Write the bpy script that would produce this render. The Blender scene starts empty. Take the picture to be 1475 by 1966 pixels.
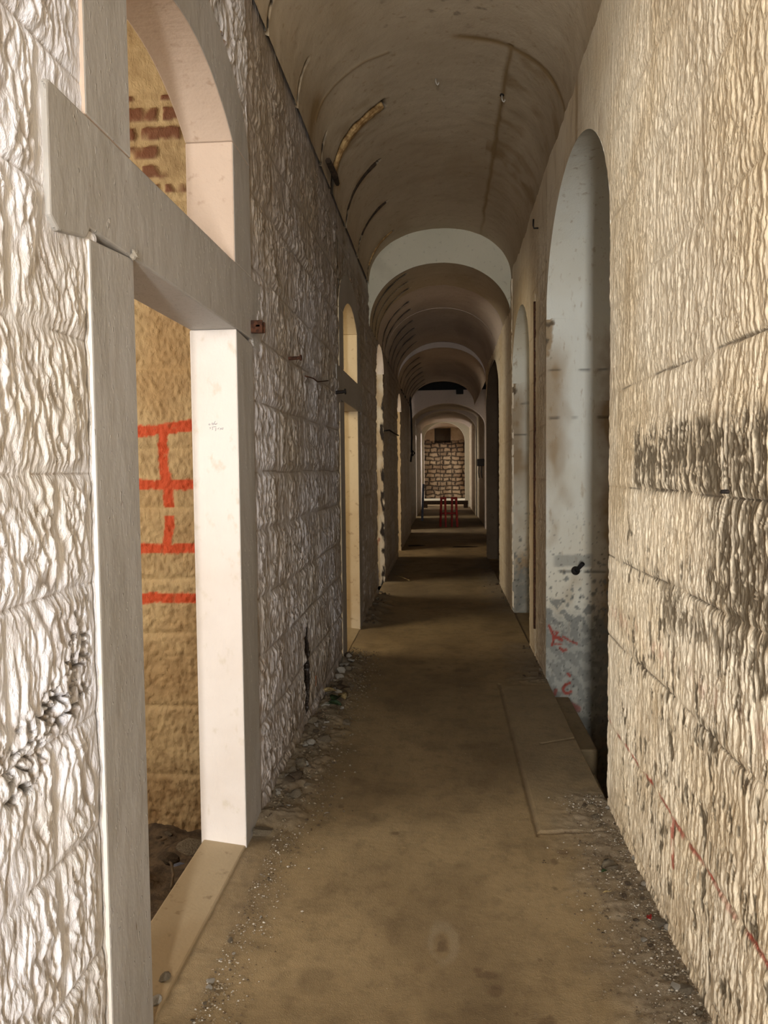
import bpy, bmesh, math, random
import numpy as np
from mathutils import Matrix, Vector

S = bpy.context.scene
COL = S.collection
random.seed(7)
RNG = np.random.default_rng(7)

# ------------------------------------------------------------------ camera
F, CX, CY, EYE = 1500.0, 737.5, 983.0, 1.6
def cam_basis(vpx=853, vpy=902, s=-.006):
    y = np.array([vpx-CX, CY-vpy, -F]); y /= np.linalg.norm(y)
    z = np.array([s, 1, 0.]); z -= y*(z@y); z /= np.linalg.norm(z)
    return np.stack([np.cross(y, z), y, z], 1)
CM = cam_basis()
cd = bpy.data.cameras.new('camera'); cam = bpy.data.objects.new('camera', cd); COL.objects.link(cam)
cd.sensor_fit = 'HORIZONTAL'; cd.sensor_width = 36; cd.lens = 36*F/1475
cd.clip_start = .05; cd.clip_end = 200
mw = Matrix(CM.T.tolist()).to_4x4(); mw.translation = (0, 0, EYE)
cam.matrix_world = mw
S.camera = cam

# ------------------------------------------------------------------ world, lights, exposure
W = bpy.data.worlds.new('sky'); S.world = W; W.use_nodes = True
bg = W.node_tree.nodes['Background']; bg.inputs[0].default_value = (.80, .90, 1.0, 1); bg.inputs[1].default_value = .6
S.view_settings.view_transform = 'Standard'; S.view_settings.look = 'None'
S.view_settings.gamma = 1; S.view_settings.use_curve_mapping = False
S.view_settings.exposure = 0.0
S.cycles.adaptive_threshold = .02; S.cycles.max_bounces = 8; S.cycles.diffuse_bounces = 5; S.cycles.glossy_bounces = 3

def area(name, loc, target, sx, sy, power, color):
    l = bpy.data.lights.new(name, 'AREA'); l.shape = 'RECTANGLE'; l.size = sx; l.size_y = sy
    l.energy = power; l.color = color
    o = bpy.data.objects.new(name, l); COL.objects.link(o); o.location = loc
    o.rotation_euler = (Vector(target)-Vector(loc)).to_track_quat('-Z', 'Y').to_euler()
    return o
# daylight through the entrance behind the photographer and through the windows of the side rooms
area('entrance_daylight', (-.06, -2.3, 1.6), (-.06, 5, 1.6), .20, 2.4, 260, (.985, .99, 1.0))  # unseen lamp, narrowed to shape the shadow edge in the niche
area('side_room_daylight', (-3.7, 1.6, 2.2), (-1.0, 3.0, 1.7), 1.6, 2.2, 115, (1.0, .93, .84))
area('side_room_daylight', (-2.9, 6.5, 2.5), (-.6, 7.6, .6), 1.2, 1.6, 85, (1.0, .84, .58))
area('side_room_daylight', (-2.9, 10.2, 2.4), (-.6, 10.9, .6), 1.2, 1.6, 75, (1.0, .90, .72))
area('side_room_daylight', (-2.9, 14.3, 2.4), (-.6, 15.2, .6), 1.2, 1.6, 80, (1.0, .84, .62))
area('side_room_daylight', (-2.9, 20.2, 2.2), (.9, 20.9, .3), 1.0, 1.4, 95, (1.0, .93, .86))
area('side_room_daylight', (-2.9, 26.3, 2.2), (.9, 27.0, .8), 1.0, 1.8, 80, (1.0, .93, .82))
area('side_room_daylight', (-2.9, 32.8, 2.2), (.9, 34.0, 1.8), 1.0, 2.2, 90, (1.0, .94, .90))
area('side_room_daylight', (-2.9, 35.6, 2.0), (.9, 35.8, .6), .8, 1.8, 90, (1.0, .95, .93))
area('side_room_daylight', (2.7, 35.6, 2.0), (-.9, 35.8, .6), .8, 1.8, 90, (1.0, .95, .93))

# ------------------------------------------------------------------ helpers: noise
def _hash(ix, iy, seed):
    h = (ix.astype(np.int64)*374761393 + iy.astype(np.int64)*668265263 + seed*982451653) & 0xffffffff
    h = ((h ^ (h >> 13))*1274126177) & 0xffffffff
    h = ((h ^ (h >> 16))*2246822519) & 0xffffffff
    return (h ^ (h >> 15)) & 0xffffffff
def pn(x, y, seed=0):
    """gradient noise, about -1..1"""
    x = np.asarray(x, float); y = np.asarray(y, float); x, y = np.broadcast_arrays(x, y)
    ix = np.floor(x); iy = np.floor(y); fx = x-ix; fy = y-iy
    u = fx*fx*fx*(fx*(fx*6-15)+10); v = fy*fy*fy*(fy*(fy*6-15)+10)
    def g(a, b):
        t = _hash(ix+a, iy+b, seed)*(2*np.pi/4294967296.)
        return np.cos(t)*(fx-a)+np.sin(t)*(fy-b)
    return 1.5*((g(0, 0)*(1-u)+g(1, 0)*u)*(1-v)+(g(0, 1)*(1-u)+g(1, 1)*u)*v)
def fbm(x, y, seed=0, oct=3):
    t = 0; a = 1.; s = 0.
    for i in range(oct):
        t = t+a*pn(np.asarray(x)*2**i, np.asarray(y)*2**i, seed+i*17); s += a; a *= .5
    return t/s
def ss(a, b, x):
    t = np.clip((x-a)/(b-a), 0, 1); return t*t*(3-2*t)
def rnd(i, seed=0):
    return _hash(np.asarray(i, float), np.zeros_like(np.asarray(i, float)), seed)/4294967296.

# ------------------------------------------------------------------ helpers: meshes
class MB:
    """collects surface patches with four masks per vertex into one mesh"""
    def __init__(s): s.v = []; s.f = []; s.m = []; s.mi = []; s.n = 0
    def grid(s, P, mask=None, mat=0, wrap=False):
        n, m = P.shape[:2]
        idx = np.arange(n*m).reshape(n, m)+s.n
        q = np.stack([idx[:-1, :-1], idx[1:, :-1], idx[1:, 1:], idx[:-1, 1:]], -1).reshape(-1, 4)
        s.v.append(P.reshape(-1, 3)); s.f.append(q); s.n += n*m
        s.m.append(np.zeros((n*m, 4)) if mask is None else np.broadcast_to(mask, (n, m, 4)).reshape(-1, 4))
        s.mi.append(np.full(len(q), mat))
    def plane(s, a, b, c, d, mat=0, n=2, m=2):
        a, b, c, d = [np.array(k, float) for k in (a, b, c, d)]
        u = np.linspace(0, 1, n)[:, None, None]; v = np.linspace(0, 1, m)[None, :, None]
        s.grid((a*(1-u)+b*u)*(1-v)+(d*(1-u)+c*u)*v, None, mat)
    def box(s, x0, x1, y0, y1, z0, z1, mat=0):
        p = lambda x, y, z: (x, y, z)
        s.plane(p(x0,y0,z0),p(x1,y0,z0),p(x1,y0,z1),p(x0,y0,z1),mat); s.plane(p(x1,y1,z0),p(x0,y1,z0),p(x0,y1,z1),p(x1,y1,z1),mat)
        s.plane(p(x0,y1,z0),p(x0,y0,z0),p(x0,y0,z1),p(x0,y1,z1),mat); s.plane(p(x1,y0,z0),p(x1,y1,z0),p(x1,y1,z1),p(x1,y0,z1),mat)
        s.plane(p(x0,y0,z1),p(x1,y0,z1),p(x1,y1,z1),p(x0,y1,z1),mat); s.plane(p(x0,y1,z0),p(x1,y1,z0),p(x1,y0,z0),p(x0,y0,z0),mat)
    def build(s, name, mats, parent=None, smooth=True):
        me = bpy.data.meshes.new(name)
        V = np.concatenate(s.v); Q = np.concatenate(s.f); M = np.concatenate(s.m); I = np.concatenate(s.mi)
        me.vertices.add(len(V)); me.vertices.foreach_set('co', V.astype(np.float32).ravel())
        me.loops.add(len(Q)*4); me.loops.foreach_set('vertex_index', Q.astype(np.int32).ravel())
        me.polygons.add(len(Q)); me.polygons.foreach_set('loop_start', np.arange(0, len(Q)*4, 4, dtype=np.int32))
        me.polygons.foreach_set('loop_total', np.full(len(Q), 4, dtype=np.int32))
        me.polygons.foreach_set('material_index', I.astype(np.int32))
        me.polygons.foreach_set('use_smooth', np.full(len(Q), smooth))
        at = me.attributes.new('masks', 'FLOAT_COLOR', 'POINT')
        at.data.foreach_set('color', M.astype(np.float32).ravel())
        at = me.attributes.new('crevice', 'FLOAT', 'POINT')
        at.data.foreach_set('value', M[:, 3].astype(np.float32))
        me.update(calc_edges=True); me.validate()
        for k in (mats if isinstance(mats, (list, tuple)) else [mats]): me.materials.append(k)
        o = bpy.data.objects.new(name, me); COL.objects.link(o)
        if parent: o.parent = parent
        return o

def bm_obj(name, bm, mat, parent=None, smooth=False, bevel=0):
    me = bpy.data.meshes.new(name); bm.normal_update(); bm.to_mesh(me); bm.free()
    me.materials.append(mat)
    if smooth: me.polygons.foreach_set('use_smooth', [True]*len(me.polygons))
    o = bpy.data.objects.new(name, me); COL.objects.link(o)
    if parent: o.parent = parent
    if bevel:
        b = o.modifiers.new('bevel', 'BEVEL'); b.width = bevel; b.segments = 2; b.limit_method = 'ANGLE'
    return o
def empty(name, loc=(0, 0, 0)):
    o = bpy.data.objects.new(name, None); COL.objects.link(o); o.location = loc; o.empty_display_size = .1; return o
def tag(o, label=None, cat=None, group=None, kind=None):
    if label: o['label'] = label
    if cat: o['category'] = cat
    if group: o['group'] = group
    if kind: o['kind'] = kind
    return o
def tube(bm, pts, rad, n=8, caps=True):
    pts = [Vector(p) for p in pts]; rings = []
    rad = rad if isinstance(rad, (list, tuple)) else [rad]*len(pts)
    up = None
    for i, p in enumerate(pts):
        t = (pts[min(i+1, len(pts)-1)]-pts[max(i-1, 0)]).normalized()
        if up is None or abs(t.dot(up)) > .95: up = Vector((0, 0, 1)) if abs(t.z) < .9 else Vector((1, 0, 0))
        a = t.cross(up).normalized(); b = t.cross(a).normalized(); up = -b if (-b).dot(up) > 0 else b
        rings.append([bm.verts.new(p+(a*math.cos(2*math.pi*k/n)+b*math.sin(2*math.pi*k/n))*rad[i]) for k in range(n)])
    for r0, r1 in zip(rings, rings[1:]):
        for k in range(n): bm.faces.new((r0[k], r0[(k+1) % n], r1[(k+1) % n], r1[k]))
    if caps: bm.faces.new(rings[0][::-1]); bm.faces.new(rings[-1])
def bbox(bm, x0, x1, y0, y1, z0, z1, rot=None, c=None):
    r = bmesh.ops.create_cube(bm, size=1)
    for v in r['verts']:
        v.co = Vector((x0+(x1-x0)*(v.co.x+.5), y0+(y1-y0)*(v.co.y+.5), z0+(z1-z0)*(v.co.z+.5)))
    return r['verts']

# ------------------------------------------------------------------ materials
def rgb(r, g, b):
    f = lambda c: ((c/255+.055)/1.055)**2.4 if c/255 > .04045 else c/255/12.92
    return (f(r), f(g), f(b), 1)
class NT:
    def __init__(s, name):
        s.m = bpy.data.materials.new(name); s.m.use_nodes = True; s.t = s.m.node_tree
        s.b = s.t.nodes['Principled BSDF']
        s.co = s.t.nodes.new('ShaderNodeTexCoord').outputs['Object']
    def n(s, typ, ins=None, **kw):
        k = s.t.nodes.new(typ)
        for a, v in kw.items(): setattr(k, a, v)
        for a, v in (ins or {}).items():
            if isinstance(v, bpy.types.NodeSocket): s.t.links.new(v, k.inputs[a])
            else: k.inputs[a].default_value = v
        return k
    def noise(s, scale, detail=3, st=(1, 1, 1), rough=.55, dist=0):
        mp = s.n('ShaderNodeMapping', {'Vector': s.co, 'Scale': st})
        return s.n('ShaderNodeTexNoise', {'Vector': mp.outputs[0], 'Scale': scale, 'Detail': detail, 'Roughness': rough, 'Distortion': dist}).outputs[0]
    def ramp(s, x, a, b):
        return s.n('ShaderNodeMapRange', {'Value': x, 'From Min': a, 'From Max': b}, interpolation_type='SMOOTHSTEP').outputs[0]
    def math(s, op, a, b=0.):
        return s.n('ShaderNodeMath', {0: a, 1: b}, operation=op).outputs[0]
    def mix(s, fac, a, b):
        k = s.n('ShaderNodeMix', data_type='RGBA')
        for i, v in ((0, fac), (6, a), (7, b)):
            if isinstance(v, bpy.types.NodeSocket): s.t.links.new(v, k.inputs[i])
            else: k.inputs[i].default_value = v
        return k.outputs[2]
    def masks(s):
        a = s.n('ShaderNodeAttribute', attribute_name='masks')
        p = s.n('ShaderNodeSeparateColor', {0: a.outputs['Color']})
        k = s.n('ShaderNodeAttribute', attribute_name='crevice')
        return p.outputs[0], p.outputs[1], p.outputs[2], k.outputs['Fac']
    def bump(s, h, dist, strength=1., prev=None):
        k = s.n('ShaderNodeBump', {'Height': h, 'Distance': dist, 'Strength': strength})
        if prev is not None: s.t.links.new(prev, k.inputs['Normal'])
        return k.outputs[0]
    def done(s, col, rough=.8, nrm=None, spec=.3):
        for key, v in (('Base Color', col), ('Roughness', rough), ('Specular IOR Level', spec)):
            if isinstance(v, bpy.types.NodeSocket): s.t.links.new(v, s.b.inputs[key])
            else: s.b.inputs[key].default_value = v
        if nrm is not None: s.t.links.new(nrm, s.b.inputs['Normal'])
        return s.m

def stone_mat(name, base, alt, cav, peel, red, dark, rough=.5, st=(1, 1, .28), fine=.006, spec=.45):
    """painted rough stone: masks = cavity dirt, peeled paint, red paint, black crevices"""
    t = NT(name); c, p, r, d = t.masks()
    col = t.mix(t.ramp(t.noise(1.3, 4), .40, .66), base, alt)
    col = t.mix(t.math('MULTIPLY', t.ramp(t.noise(9, 4, (1, 1, .4)), .52, .72), .35), col, cav)
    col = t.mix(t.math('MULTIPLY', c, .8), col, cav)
    col = t.mix(p, col, t.mix(t.noise(14, 3), peel, tuple(k*.7 for k in peel[:3])+(1,)))
    col = t.mix(r, col, red)
    col = t.mix(d, col, dark)
    n1 = t.noise(42, 4, st, .6, .6)
    n2 = t.noise(170, 2, (1, 1, .5))
    nb = t.bump(n2, fine*.35, 1, t.bump(n1, fine, 1))
    return t.done(col, rough, nb, spec)
M = {}
M['left_stone'] = stone_mat('whitewashed_rough_stone', rgb(222, 222, 228), rgb(206, 200, 192), rgb(122, 102, 74), rgb(130, 120, 104), rgb(150, 60, 40), rgb(40, 32, 26), .42)
M['right_stone'] = stone_mat('cream_washed_rough_stone', rgb(238, 226, 202), rgb(228, 211, 180), rgb(168, 142, 102), rgb(128, 116, 96), rgb(160, 52, 36), rgb(70, 60, 48), .5)
M['gold_stone'] = stone_mat('ochre_limestone', rgb(204, 178, 132), rgb(184, 152, 106), rgb(126, 96, 60), rgb(120, 60, 40), rgb(205, 84, 46), rgb(36, 26, 18), .7, (1, 1, .6), .006, .25)
M['rubble'] = stone_mat('pale_rubble_stone', rgb(158, 138, 110), rgb(134, 112, 86), rgb(82, 62, 44), rgb(120, 80, 50), rgb(120, 60, 40), rgb(30, 24, 18), .8, (1, 1, .6), .006, .2)
def plaster(name, base, alt, spots, bs=.002, rough=.75, stain=None, st=(1, 1, 1)):
    t = NT(name); c, p, r, d = t.masks()
    col = t.mix(t.ramp(t.noise(.9, 5), .35, .68), base, alt)
    col = t.mix(t.math('MULTIPLY', t.ramp(t.noise(22, 4, st), .58, .75), .6), col, spots)
    col = t.mix(t.math('MULTIPLY', c, .85), col, stain or spots)
    col = t.mix(p, col, rgb(128, 128, 120))
    col = t.mix(r, col, rgb(150, 56, 40))
    col = t.mix(d, col, rgb(34, 26, 18))
    nb = t.bump(t.noise(90, 3, st), bs*.6, 1, t.bump(t.noise(7, 4), bs*6, .6))
    return t.done(col, rough, nb, .3)
M['vault'] = plaster('vault_plaster', rgb(184, 169, 144), rgb(170, 154, 129), rgb(142, 122, 94), .0015, .85, rgb(126, 100, 58))
M['far_vault'] = plaster('grey_vault_plaster', rgb(196, 182, 170), rgb(180, 166, 154), rgb(136, 118, 102), .0015, .85, rgb(84, 62, 42))
M['pale_face'] = plaster('pale_lit_plaster', rgb(206, 200, 178), rgb(194, 190, 168), rgb(150, 144, 124), .001, .8)  # paler copy of the vault plaster, its front light put into colour
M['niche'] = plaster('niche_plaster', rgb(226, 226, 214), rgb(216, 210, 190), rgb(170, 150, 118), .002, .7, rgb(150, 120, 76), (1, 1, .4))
def frame_mat():
    t = NT('painted_frame_stone'); n = t.noise(1.4, 5, (1, 1, .5))
    col = t.mix(t.ramp(n, .35, .66), rgb(170, 166, 161), rgb(154, 149, 141))
    col = t.mix(t.math('MULTIPLY', t.ramp(t.noise(30, 4, (1, 1, .2)), .50, .72), .22), col, rgb(128, 120, 110))
    col = t.mix(t.ramp(t.noise(48, 2, (1, 1, .45)), .74, .78), col, rgb(120, 108, 92))
    dr = t.ramp(t.noise(75, 1.5, (1, 1, .45)), .66, .74)
    nb = t.bump(t.noise(120, 3, (1, 1, .3)), .0007, 1, t.bump(t.noise(9, 4, (1, 1, .5)), .010, .6, t.bump(dr, .0022)))
    return t.done(col, .55, nb, .35)
M['frame'] = frame_mat()
M['reveal'] = plaster('lit_reveal_plaster', rgb(214, 206, 198), rgb(202, 190, 178), rgb(192, 180, 160), .0016, .65, None, (1, 1, .6))  # brighter twin of the frame stone, light on reveals put into colour
M['pink_reveal'] = plaster('pinkish_reveal_plaster', rgb(186, 166, 148), rgb(172, 150, 130), rgb(150, 126, 104), .0014, .7)
M['tan_reveal'] = plaster('warm_lit_reveal_plaster', rgb(196, 178, 146), rgb(174, 150, 112), rgb(128, 102, 70), .0014, .7)  # yellow of the side-room light put into the reveal colour
M['threshold'] = plaster('worn_threshold_stone', rgb(158, 142, 114), rgb(132, 112, 82), rgb(98, 76, 50), .0014, .6)
M['room'] = plaster('room_plaster', rgb(200, 176, 136), rgb(180, 150, 110), rgb(140, 110, 74), .003, .9)
M['dark'] = plaster('shade_toned_masonry', rgb(120, 104, 84), rgb(100, 84, 66), rgb(70, 58, 44), .004, .9)  # darkened so the shade of the unlit niches sits in the colour
def floor_mat():
    t = NT('worn_concrete'); c, p, r, d = t.masks()
    col = t.mix(t.ramp(t.noise(1.1, 5, (1, .6, 1)), .38, .64), rgb(136, 117, 85), rgb(110, 93, 66))
    col = t.mix(t.math('MULTIPLY', t.ramp(t.noise(3.5, 5), .50, .72), .5), col, rgb(84, 69, 47))
    col = t.mix(t.math('MULTIPLY', t.ramp(t.noise(14, 6, (1, .8, 1), .7), .46, .66), .38), col, rgb(88, 72, 50))
    col = t.mix(t.math('MULTIPLY', t.ramp(t.noise(60, 3), .6, .8), .5), col, rgb(146, 130, 104))
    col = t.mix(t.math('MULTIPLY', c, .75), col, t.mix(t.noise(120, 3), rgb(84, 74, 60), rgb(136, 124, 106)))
    col = t.mix(p, col, rgb(146, 134, 112)); col = t.mix(d, col, rgb(80, 62, 42))
    nb = t.bump(t.noise(240, 2), .0015, 1, t.bump(t.noise(30, 4), .004, .7))
    return t.done(col, t.math('ADD', .5, t.math('MULTIPLY', t.noise(4, 3), .4)), nb, .35)
M['floor'] = floor_mat()
def simple(name, a, b, scale=20, rough=.8, metal=0., bs=.002):
    t = NT(name); n = t.noise(scale, 4)
    m = t.done(t.mix(t.ramp(n, .35, .65), a, b), rough, t.bump(t.noise(scale*4, 3), bs))
    t.b.inputs['Metallic'].default_value = metal
    return m
M['rust'] = simple('rusty_iron', rgb(92, 58, 40), rgb(58, 38, 28), 60, .85, .3)
M['iron'] = simple('black_iron', rgb(30, 26, 24), rgb(44, 36, 30), 60, .6, .3)
M['wood'] = simple('weathered_timber', rgb(186, 154, 104), rgb(130, 98, 58), 25, .85)
M['darkwood'] = simple('dark_timber', rgb(70, 54, 38), rgb(44, 34, 24), 25, .9)
M['rock'] = simple('grey_limestone_rubble', rgb(124, 112, 92), rgb(90, 78, 60), 14, .9, 0, .004)
M['palerock'] = simple('white_plaster_chunk', rgb(172, 165, 152), rgb(140, 131, 116), 18, .9, 0, .004)
M['brownrock'] = simple('brown_rubble', rgb(92, 76, 56), rgb(64, 52, 38), 18, .9, 0, .004)
M['red'] = simple('faded_red_paint', rgb(168, 50, 46), rgb(128, 36, 34), 12, .6)
M['greypaint'] = simple('grey_blue_paint', rgb(118, 122, 136), rgb(92, 96, 108), 12, .6)
M['clay'] = simple('terracotta', rgb(196, 140, 108), rgb(168, 112, 82), 30, .8)
M['leaf'] = simple('green_leaf', rgb(66, 86, 52), rgb(48, 62, 38), 40, .6)
M['dryleaf'] = simple('dry_leaf', rgb(196, 176, 124), rgb(140, 112, 70), 40, .8)
M['black'] = simple('black_rubber_and_shade', rgb(22, 20, 20), rgb(30, 27, 26), 30, .7)

# ------------------------------------------------------------------ relief of the rough stone
ZL = np.array([-.4, .10, .42, .735, 1.01, 1.33, 1.60, 1.92, 2.22, 2.52, 2.86, 3.18, 3.5, 3.84, 4.2])
ZR = np.array([-.4, .05, .42, .83, 1.20, 1.52, 1.93, 2.33, 2.72, 3.10, 3.5, 3.9, 4.3])
def joints(Y, Z, zs, length, seed, jog=.012):
    z = Z+jog*pn(Y*1.3, Z*1.3, seed)
    k = np.clip(np.searchsorted(zs, z)-1, 0, len(zs)-2)
    dz = np.minimum(z-zs[k], zs[k+1]-z)
    L = length*(.8+.4*rnd(k, seed+1)); yy = Y+.008*pn(Y*3, Z*3, seed+5)+rnd(k, seed+2)*length
    fy = np.mod(yy, L); dy = np.minimum(fy, L-fy)
    return np.abs(dz), dy, k
def relief(Y, Z, side, amp=1.):
    seed = 11 if side < 0 else 53
    zs, L = (ZL, .62) if side < 0 else (ZR, .53)
    dz, dy, k = joints(Y, Z, zs, L, seed)
    dj = np.minimum(dz, dy)
    wy = Y+.030*fbm(Y*5, Z*5, seed+3, 2); wz = Z+.05*fbm(Y*4, Z*4, seed+4, 2)
    if side < 0:
        a = np.abs(pn(wy*27+wz*4, wz*8.5, seed+6)); b = 1-np.abs(pn(wy*44+wz*6, wz*15, seed+7))*1.6; c = fbm(wy*62+wz*8, wz*30, seed+8, 3)
        h = np.clip(.58*np.clip(a*1.7, 0, 1)**.75+.42*np.clip(b, 0, 1)**1.5, 0, 1)
        boss = ss(.004, .045, np.minimum(dz+.006, dy))*.75+.25
        d = .003+boss*(.016*h*amp*(.55+.9*ss(-.35, .35, fbm(Y*4, Z*3, seed+21, 2))))+.0040*c*(.2+.8*boss)-.003*(1-ss(.0, .03, dj))
    else:
        a = np.abs(pn(wy*36+wz*1.5, wz*5.5, seed+6)); b = 1-np.abs(pn(wy*60+wz*4, wz*13, seed+7))*1.6; c = fbm(wy*90+wz*8, wz*30, seed+8, 3)
        h = np.clip(.55*np.clip(a*1.7, 0, 1)**.75+.45*np.clip(b, 0, 1)**1.5, 0, 1)
        boss = ss(.002, .03, dj)*.6+.4
        d = .003+boss*(.0105*h*amp)+.0034*c*(.3+.7*boss)
    groove = 1-ss(.0015, .006, dz)
    groove = groove*(pn(Y*2.2, k*3.1, seed+9) > -.15)
    d = d-.0035*groove
    cav = np.clip(1.15-h*2.0, 0, 1)*boss
    return d, h, boss, cav, groove, dz

def seg(mb, side, X, y0, y1, zb, zt, ny, nz, mat, fade=None, amp=1., maskfn=None, zmap=None):
    """a patch of rough wall, lower edge zb(y), upper edge zt(y); returns its points"""
    ys = np.linspace(y0, y1, ny); t = np.linspace(0, 1, nz)
    Y = np.repeat(ys[:, None], nz, 1)
    b = np.array([zb(y) for y in ys])[:, None]; u = np.array([zt(y) for y in ys])[:, None]
    Z = b+(u-b)*t[None]
    d, h, boss, cav, gr, dz = relief(Y, Z, side, amp)
    f = 1. if fade is None else fade(Y, Z)
    d = d*f
    mask = np.zeros(Y.shape+(4,))
    mask[..., 0] = np.clip(cav*.8*f+gr*.6, 0, 1)
    if maskfn is not None: d, mask = maskfn(Y, Z, d, h, boss, mask)
    P = np.stack([np.full_like(Y, X)-side*d, Y, Z], -1)
    mb.grid(P, mask, mat)
    return P
def edge_reveal(mb, side, edge, depth, n, mat, maskfn=None, jit=.0):
    """jamb face going back from the displaced edge of a pier (edge: nz x 3)"""
    x1 = edge[:, 0].mean()+side*depth
    s = np.linspace(0, 1, n)[None, :, None]
    e = edge[:, None, :]; q = np.repeat(e, 1, 1).copy(); q[..., 0] = x1
    P = e*(1-s)+q*s
    mask = np.zeros(P.shape[:2]+(4,))
    if maskfn is not None: P, mask = maskfn(P, mask)
    mb.grid(P, mask, mat)
K = lambda v: (lambda y: v)
XL, XR = -.84, .765

# ------------------------------------------------------------------ left wall
def FADE_N(Y, Z):
    f = 1-.60*ss(1.76, 1.84, Y); ear = ss(1.56, 1.66, Y)*ss(2.06, 2.12, Z)*(1-ss(2.46, 2.52, Z))
    return np.minimum(f, 1-.62*ear)*(1-ss(3.45, 3.8, Z)*.8)
def FADE_L(Y, Z):
    k = np.minimum(np.abs(Y-3.4), np.abs(Y-6.45)); f = 1-.5*(1-ss(.08, .16, k))
    return f*(1-ss(3.45, 3.8, Z)*.8)
FADE_T = lambda Y, Z: 1-ss(3.45, 3.8, Z)*.8
def left_masks(Y, Z, d, h, boss, mask):
    # spalled, blackened hollows low on the nearest blocks
    def blob(yc, zc, ry, rz, s): return np.exp(-(((Y-yc)/ry)**2+((Z-zc)/rz)**2)*s)
    sp = np.maximum.reduce([blob(1.48, 1.01, .12, .09, 1.2), blob(1.62, 1.08, .10, .08, 1.2), blob(1.73, 1.14, .08, .12, 1.2), blob(1.76, 1.25, .05, .09, 1.2)])
    n = np.abs(pn(Y*34+.8*pn(Y*20, Z*20, 90), Z*23, 91)); n2 = fbm(Y*14, Z*14, 95, 3)
    lnp = (1-ss(.0015, .004, np.abs(Y-1.838-.004*pn(Z*4, 3., 96))))*(Z < 2.1)
    d = d-.004*lnp; mask[..., 3] = np.maximum(mask[..., 3], lnp*.8)
    hit = ss(.30, .55, sp+.35*n2)
    d = d-hit*.020*(1-ss(.04, .26, n))+hit*.003*fbm(Y*90, Z*80, 97, 2)
    mask[..., 3] = np.maximum(mask[..., 3], hit*(1-ss(.06, .24, n))*.95)
    mask[..., 0] = np.clip(mask[..., 0]+hit*.35*(n2 > 0), 0, 1)
    # dirt splashed along the foot of the wall
    mask[..., 0] = np.clip(mask[..., 0]+.5*(1-ss(.0, .35, Z+.12*fbm(Y*3, Z*3, 8)))*boss, 0, 1)
    # soot and brown in the hollows high on the wall
    up = ss(2.3, 3.3, Z)
    mask[..., 0] = np.clip(mask[..., 0]+up*.30+up*.3*fbm(Y*4, Z*1.2, 77), 0, 1)
    k = ss(.22, .45, fbm(Y*6, Z*1.1, 78))*ss(2.8, 3.2, Z)*(1-ss(3.55, 3.8, Z))*(1-h)
    mask[..., 3] = np.maximum(mask[..., 3], k*.8)
    return d, mask
CRACK = 4.70
def left_masks_far(Y, Z, d, h, boss, mask):
    d, mask = left_masks(Y, Z, d, h, boss, mask)
    mask[..., 0] = np.clip(mask[..., 0]+.60+.28*fbm(Y*1.3, Z*.8, 61)+.10*ss(1.6, 3.0, Z), 0, 1)
    # the crack with a clay pipe in it
    w = .070*np.sin(np.clip((Z-.10)/.56, 0, 1)*np.pi)**.6
    yc = CRACK+.012*np.sin(Z*31)
    g = (np.abs(Y-yc) < w)*(Z > .10)*(Z < .66)
    d = np.where(g, -.20, d); mask[..., 3] = np.where((Y > yc-w-.01)*(Y < yc+w+.022)*(Z > .10)*(Z < .66), 1, mask[..., 3])
    # long vertical joint crack lines
    return d, mask
wl = MB()
seg(wl, -1, XL-.020, -2.4, .9, K(-.05), K(3.9), 120, 160, 0, FADE_T)
seg(wl, -1, XL-.020, .9, 1.90, K(-.05), K(3.9), 250, 760, 0, FADE_N, .85, left_masks)
C1 = 2.655
def arch_outer(c):
    def f(y):
        u = min(1, abs(y-c)/.80); return 2.93+.41*math.sqrt(max(0, 1-u*u))
    return f
def door_bay(c, ny, nz, mf):
    seg(wl, -1, XL-.020, c-.80, c+.80, arch_outer(c), K(3.9), ny, nz, 0, FADE_T, 1., mf)
door_bay(C1, 200, 130, left_masks)
seg(wl, -1, XL-.020, 3.42, 6.50, K(-.05), K(3.9), 440, 560, 0, FADE_L, 1., left_masks_far)
C2 = 7.20
door_bay(C2, 100, 80, left_masks_far)
pe = seg(wl, -1, XL-.020, 7.95, 9.90, K(-.05), K(3.9), 130, 260, 0, FADE_T, 1., left_masks_far)
def low_arch(c, hw, zs, r):
    return lambda y: zs+r*math.sqrt(max(0, 1-min(1, abs(y-c)/hw)**2))
seg(wl, -1, XL-.020, 9.90, 11.05, low_arch(10.475, .575, 2.95, .32), K(3.7), 60, 60, 0, None, 1., left_masks_far)
p4 = seg(wl, -1, XL-.020, 11.05, 14.35, K(-.05), K(3.7), 110, 150, 0, None, 1., left_masks_far)
seg(wl, -1, XL-.02, 14.35, 15.50, low_arch(14.925, .575, 2.75, .3), K(3.7), 40, 40, 0, None, 1., left_masks_far)
p5 = seg(wl, -1, XL-.035, 15.50, 20.0, K(-.05), K(3.7), 110, 100, 0, None, 1., left_masks_far)
seg(wl, -1, -.93, 20.0, 20.95, low_arch(20.475, .475, 2.5, .3), K(3.9), 20, 30, 0)
seg(wl, -1, -.96, 20.95, 26.1, K(-.05), K(3.9), 60, 60, 0, None, 1., left_masks_far)
seg(wl, -1, -.96, 26.1, 27.0, low_arch(26.55, .45, 2.5, .3), K(3.9), 20, 30, 0)
seg(wl, -1, -.96, 27.0, 32.0, K(-.05), K(3.9), 60, 60, 0, None, 1., left_masks_far)
seg(wl, -1, -.96, 32.0, 33.9, low_arch(32.95, .95, 2.9, .5), K(3.9), 20, 30, 0)
seg(wl, -1, -1.0, 33.9, 35.0, K(-.05), K(3.9), 20, 60, 0)
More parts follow.
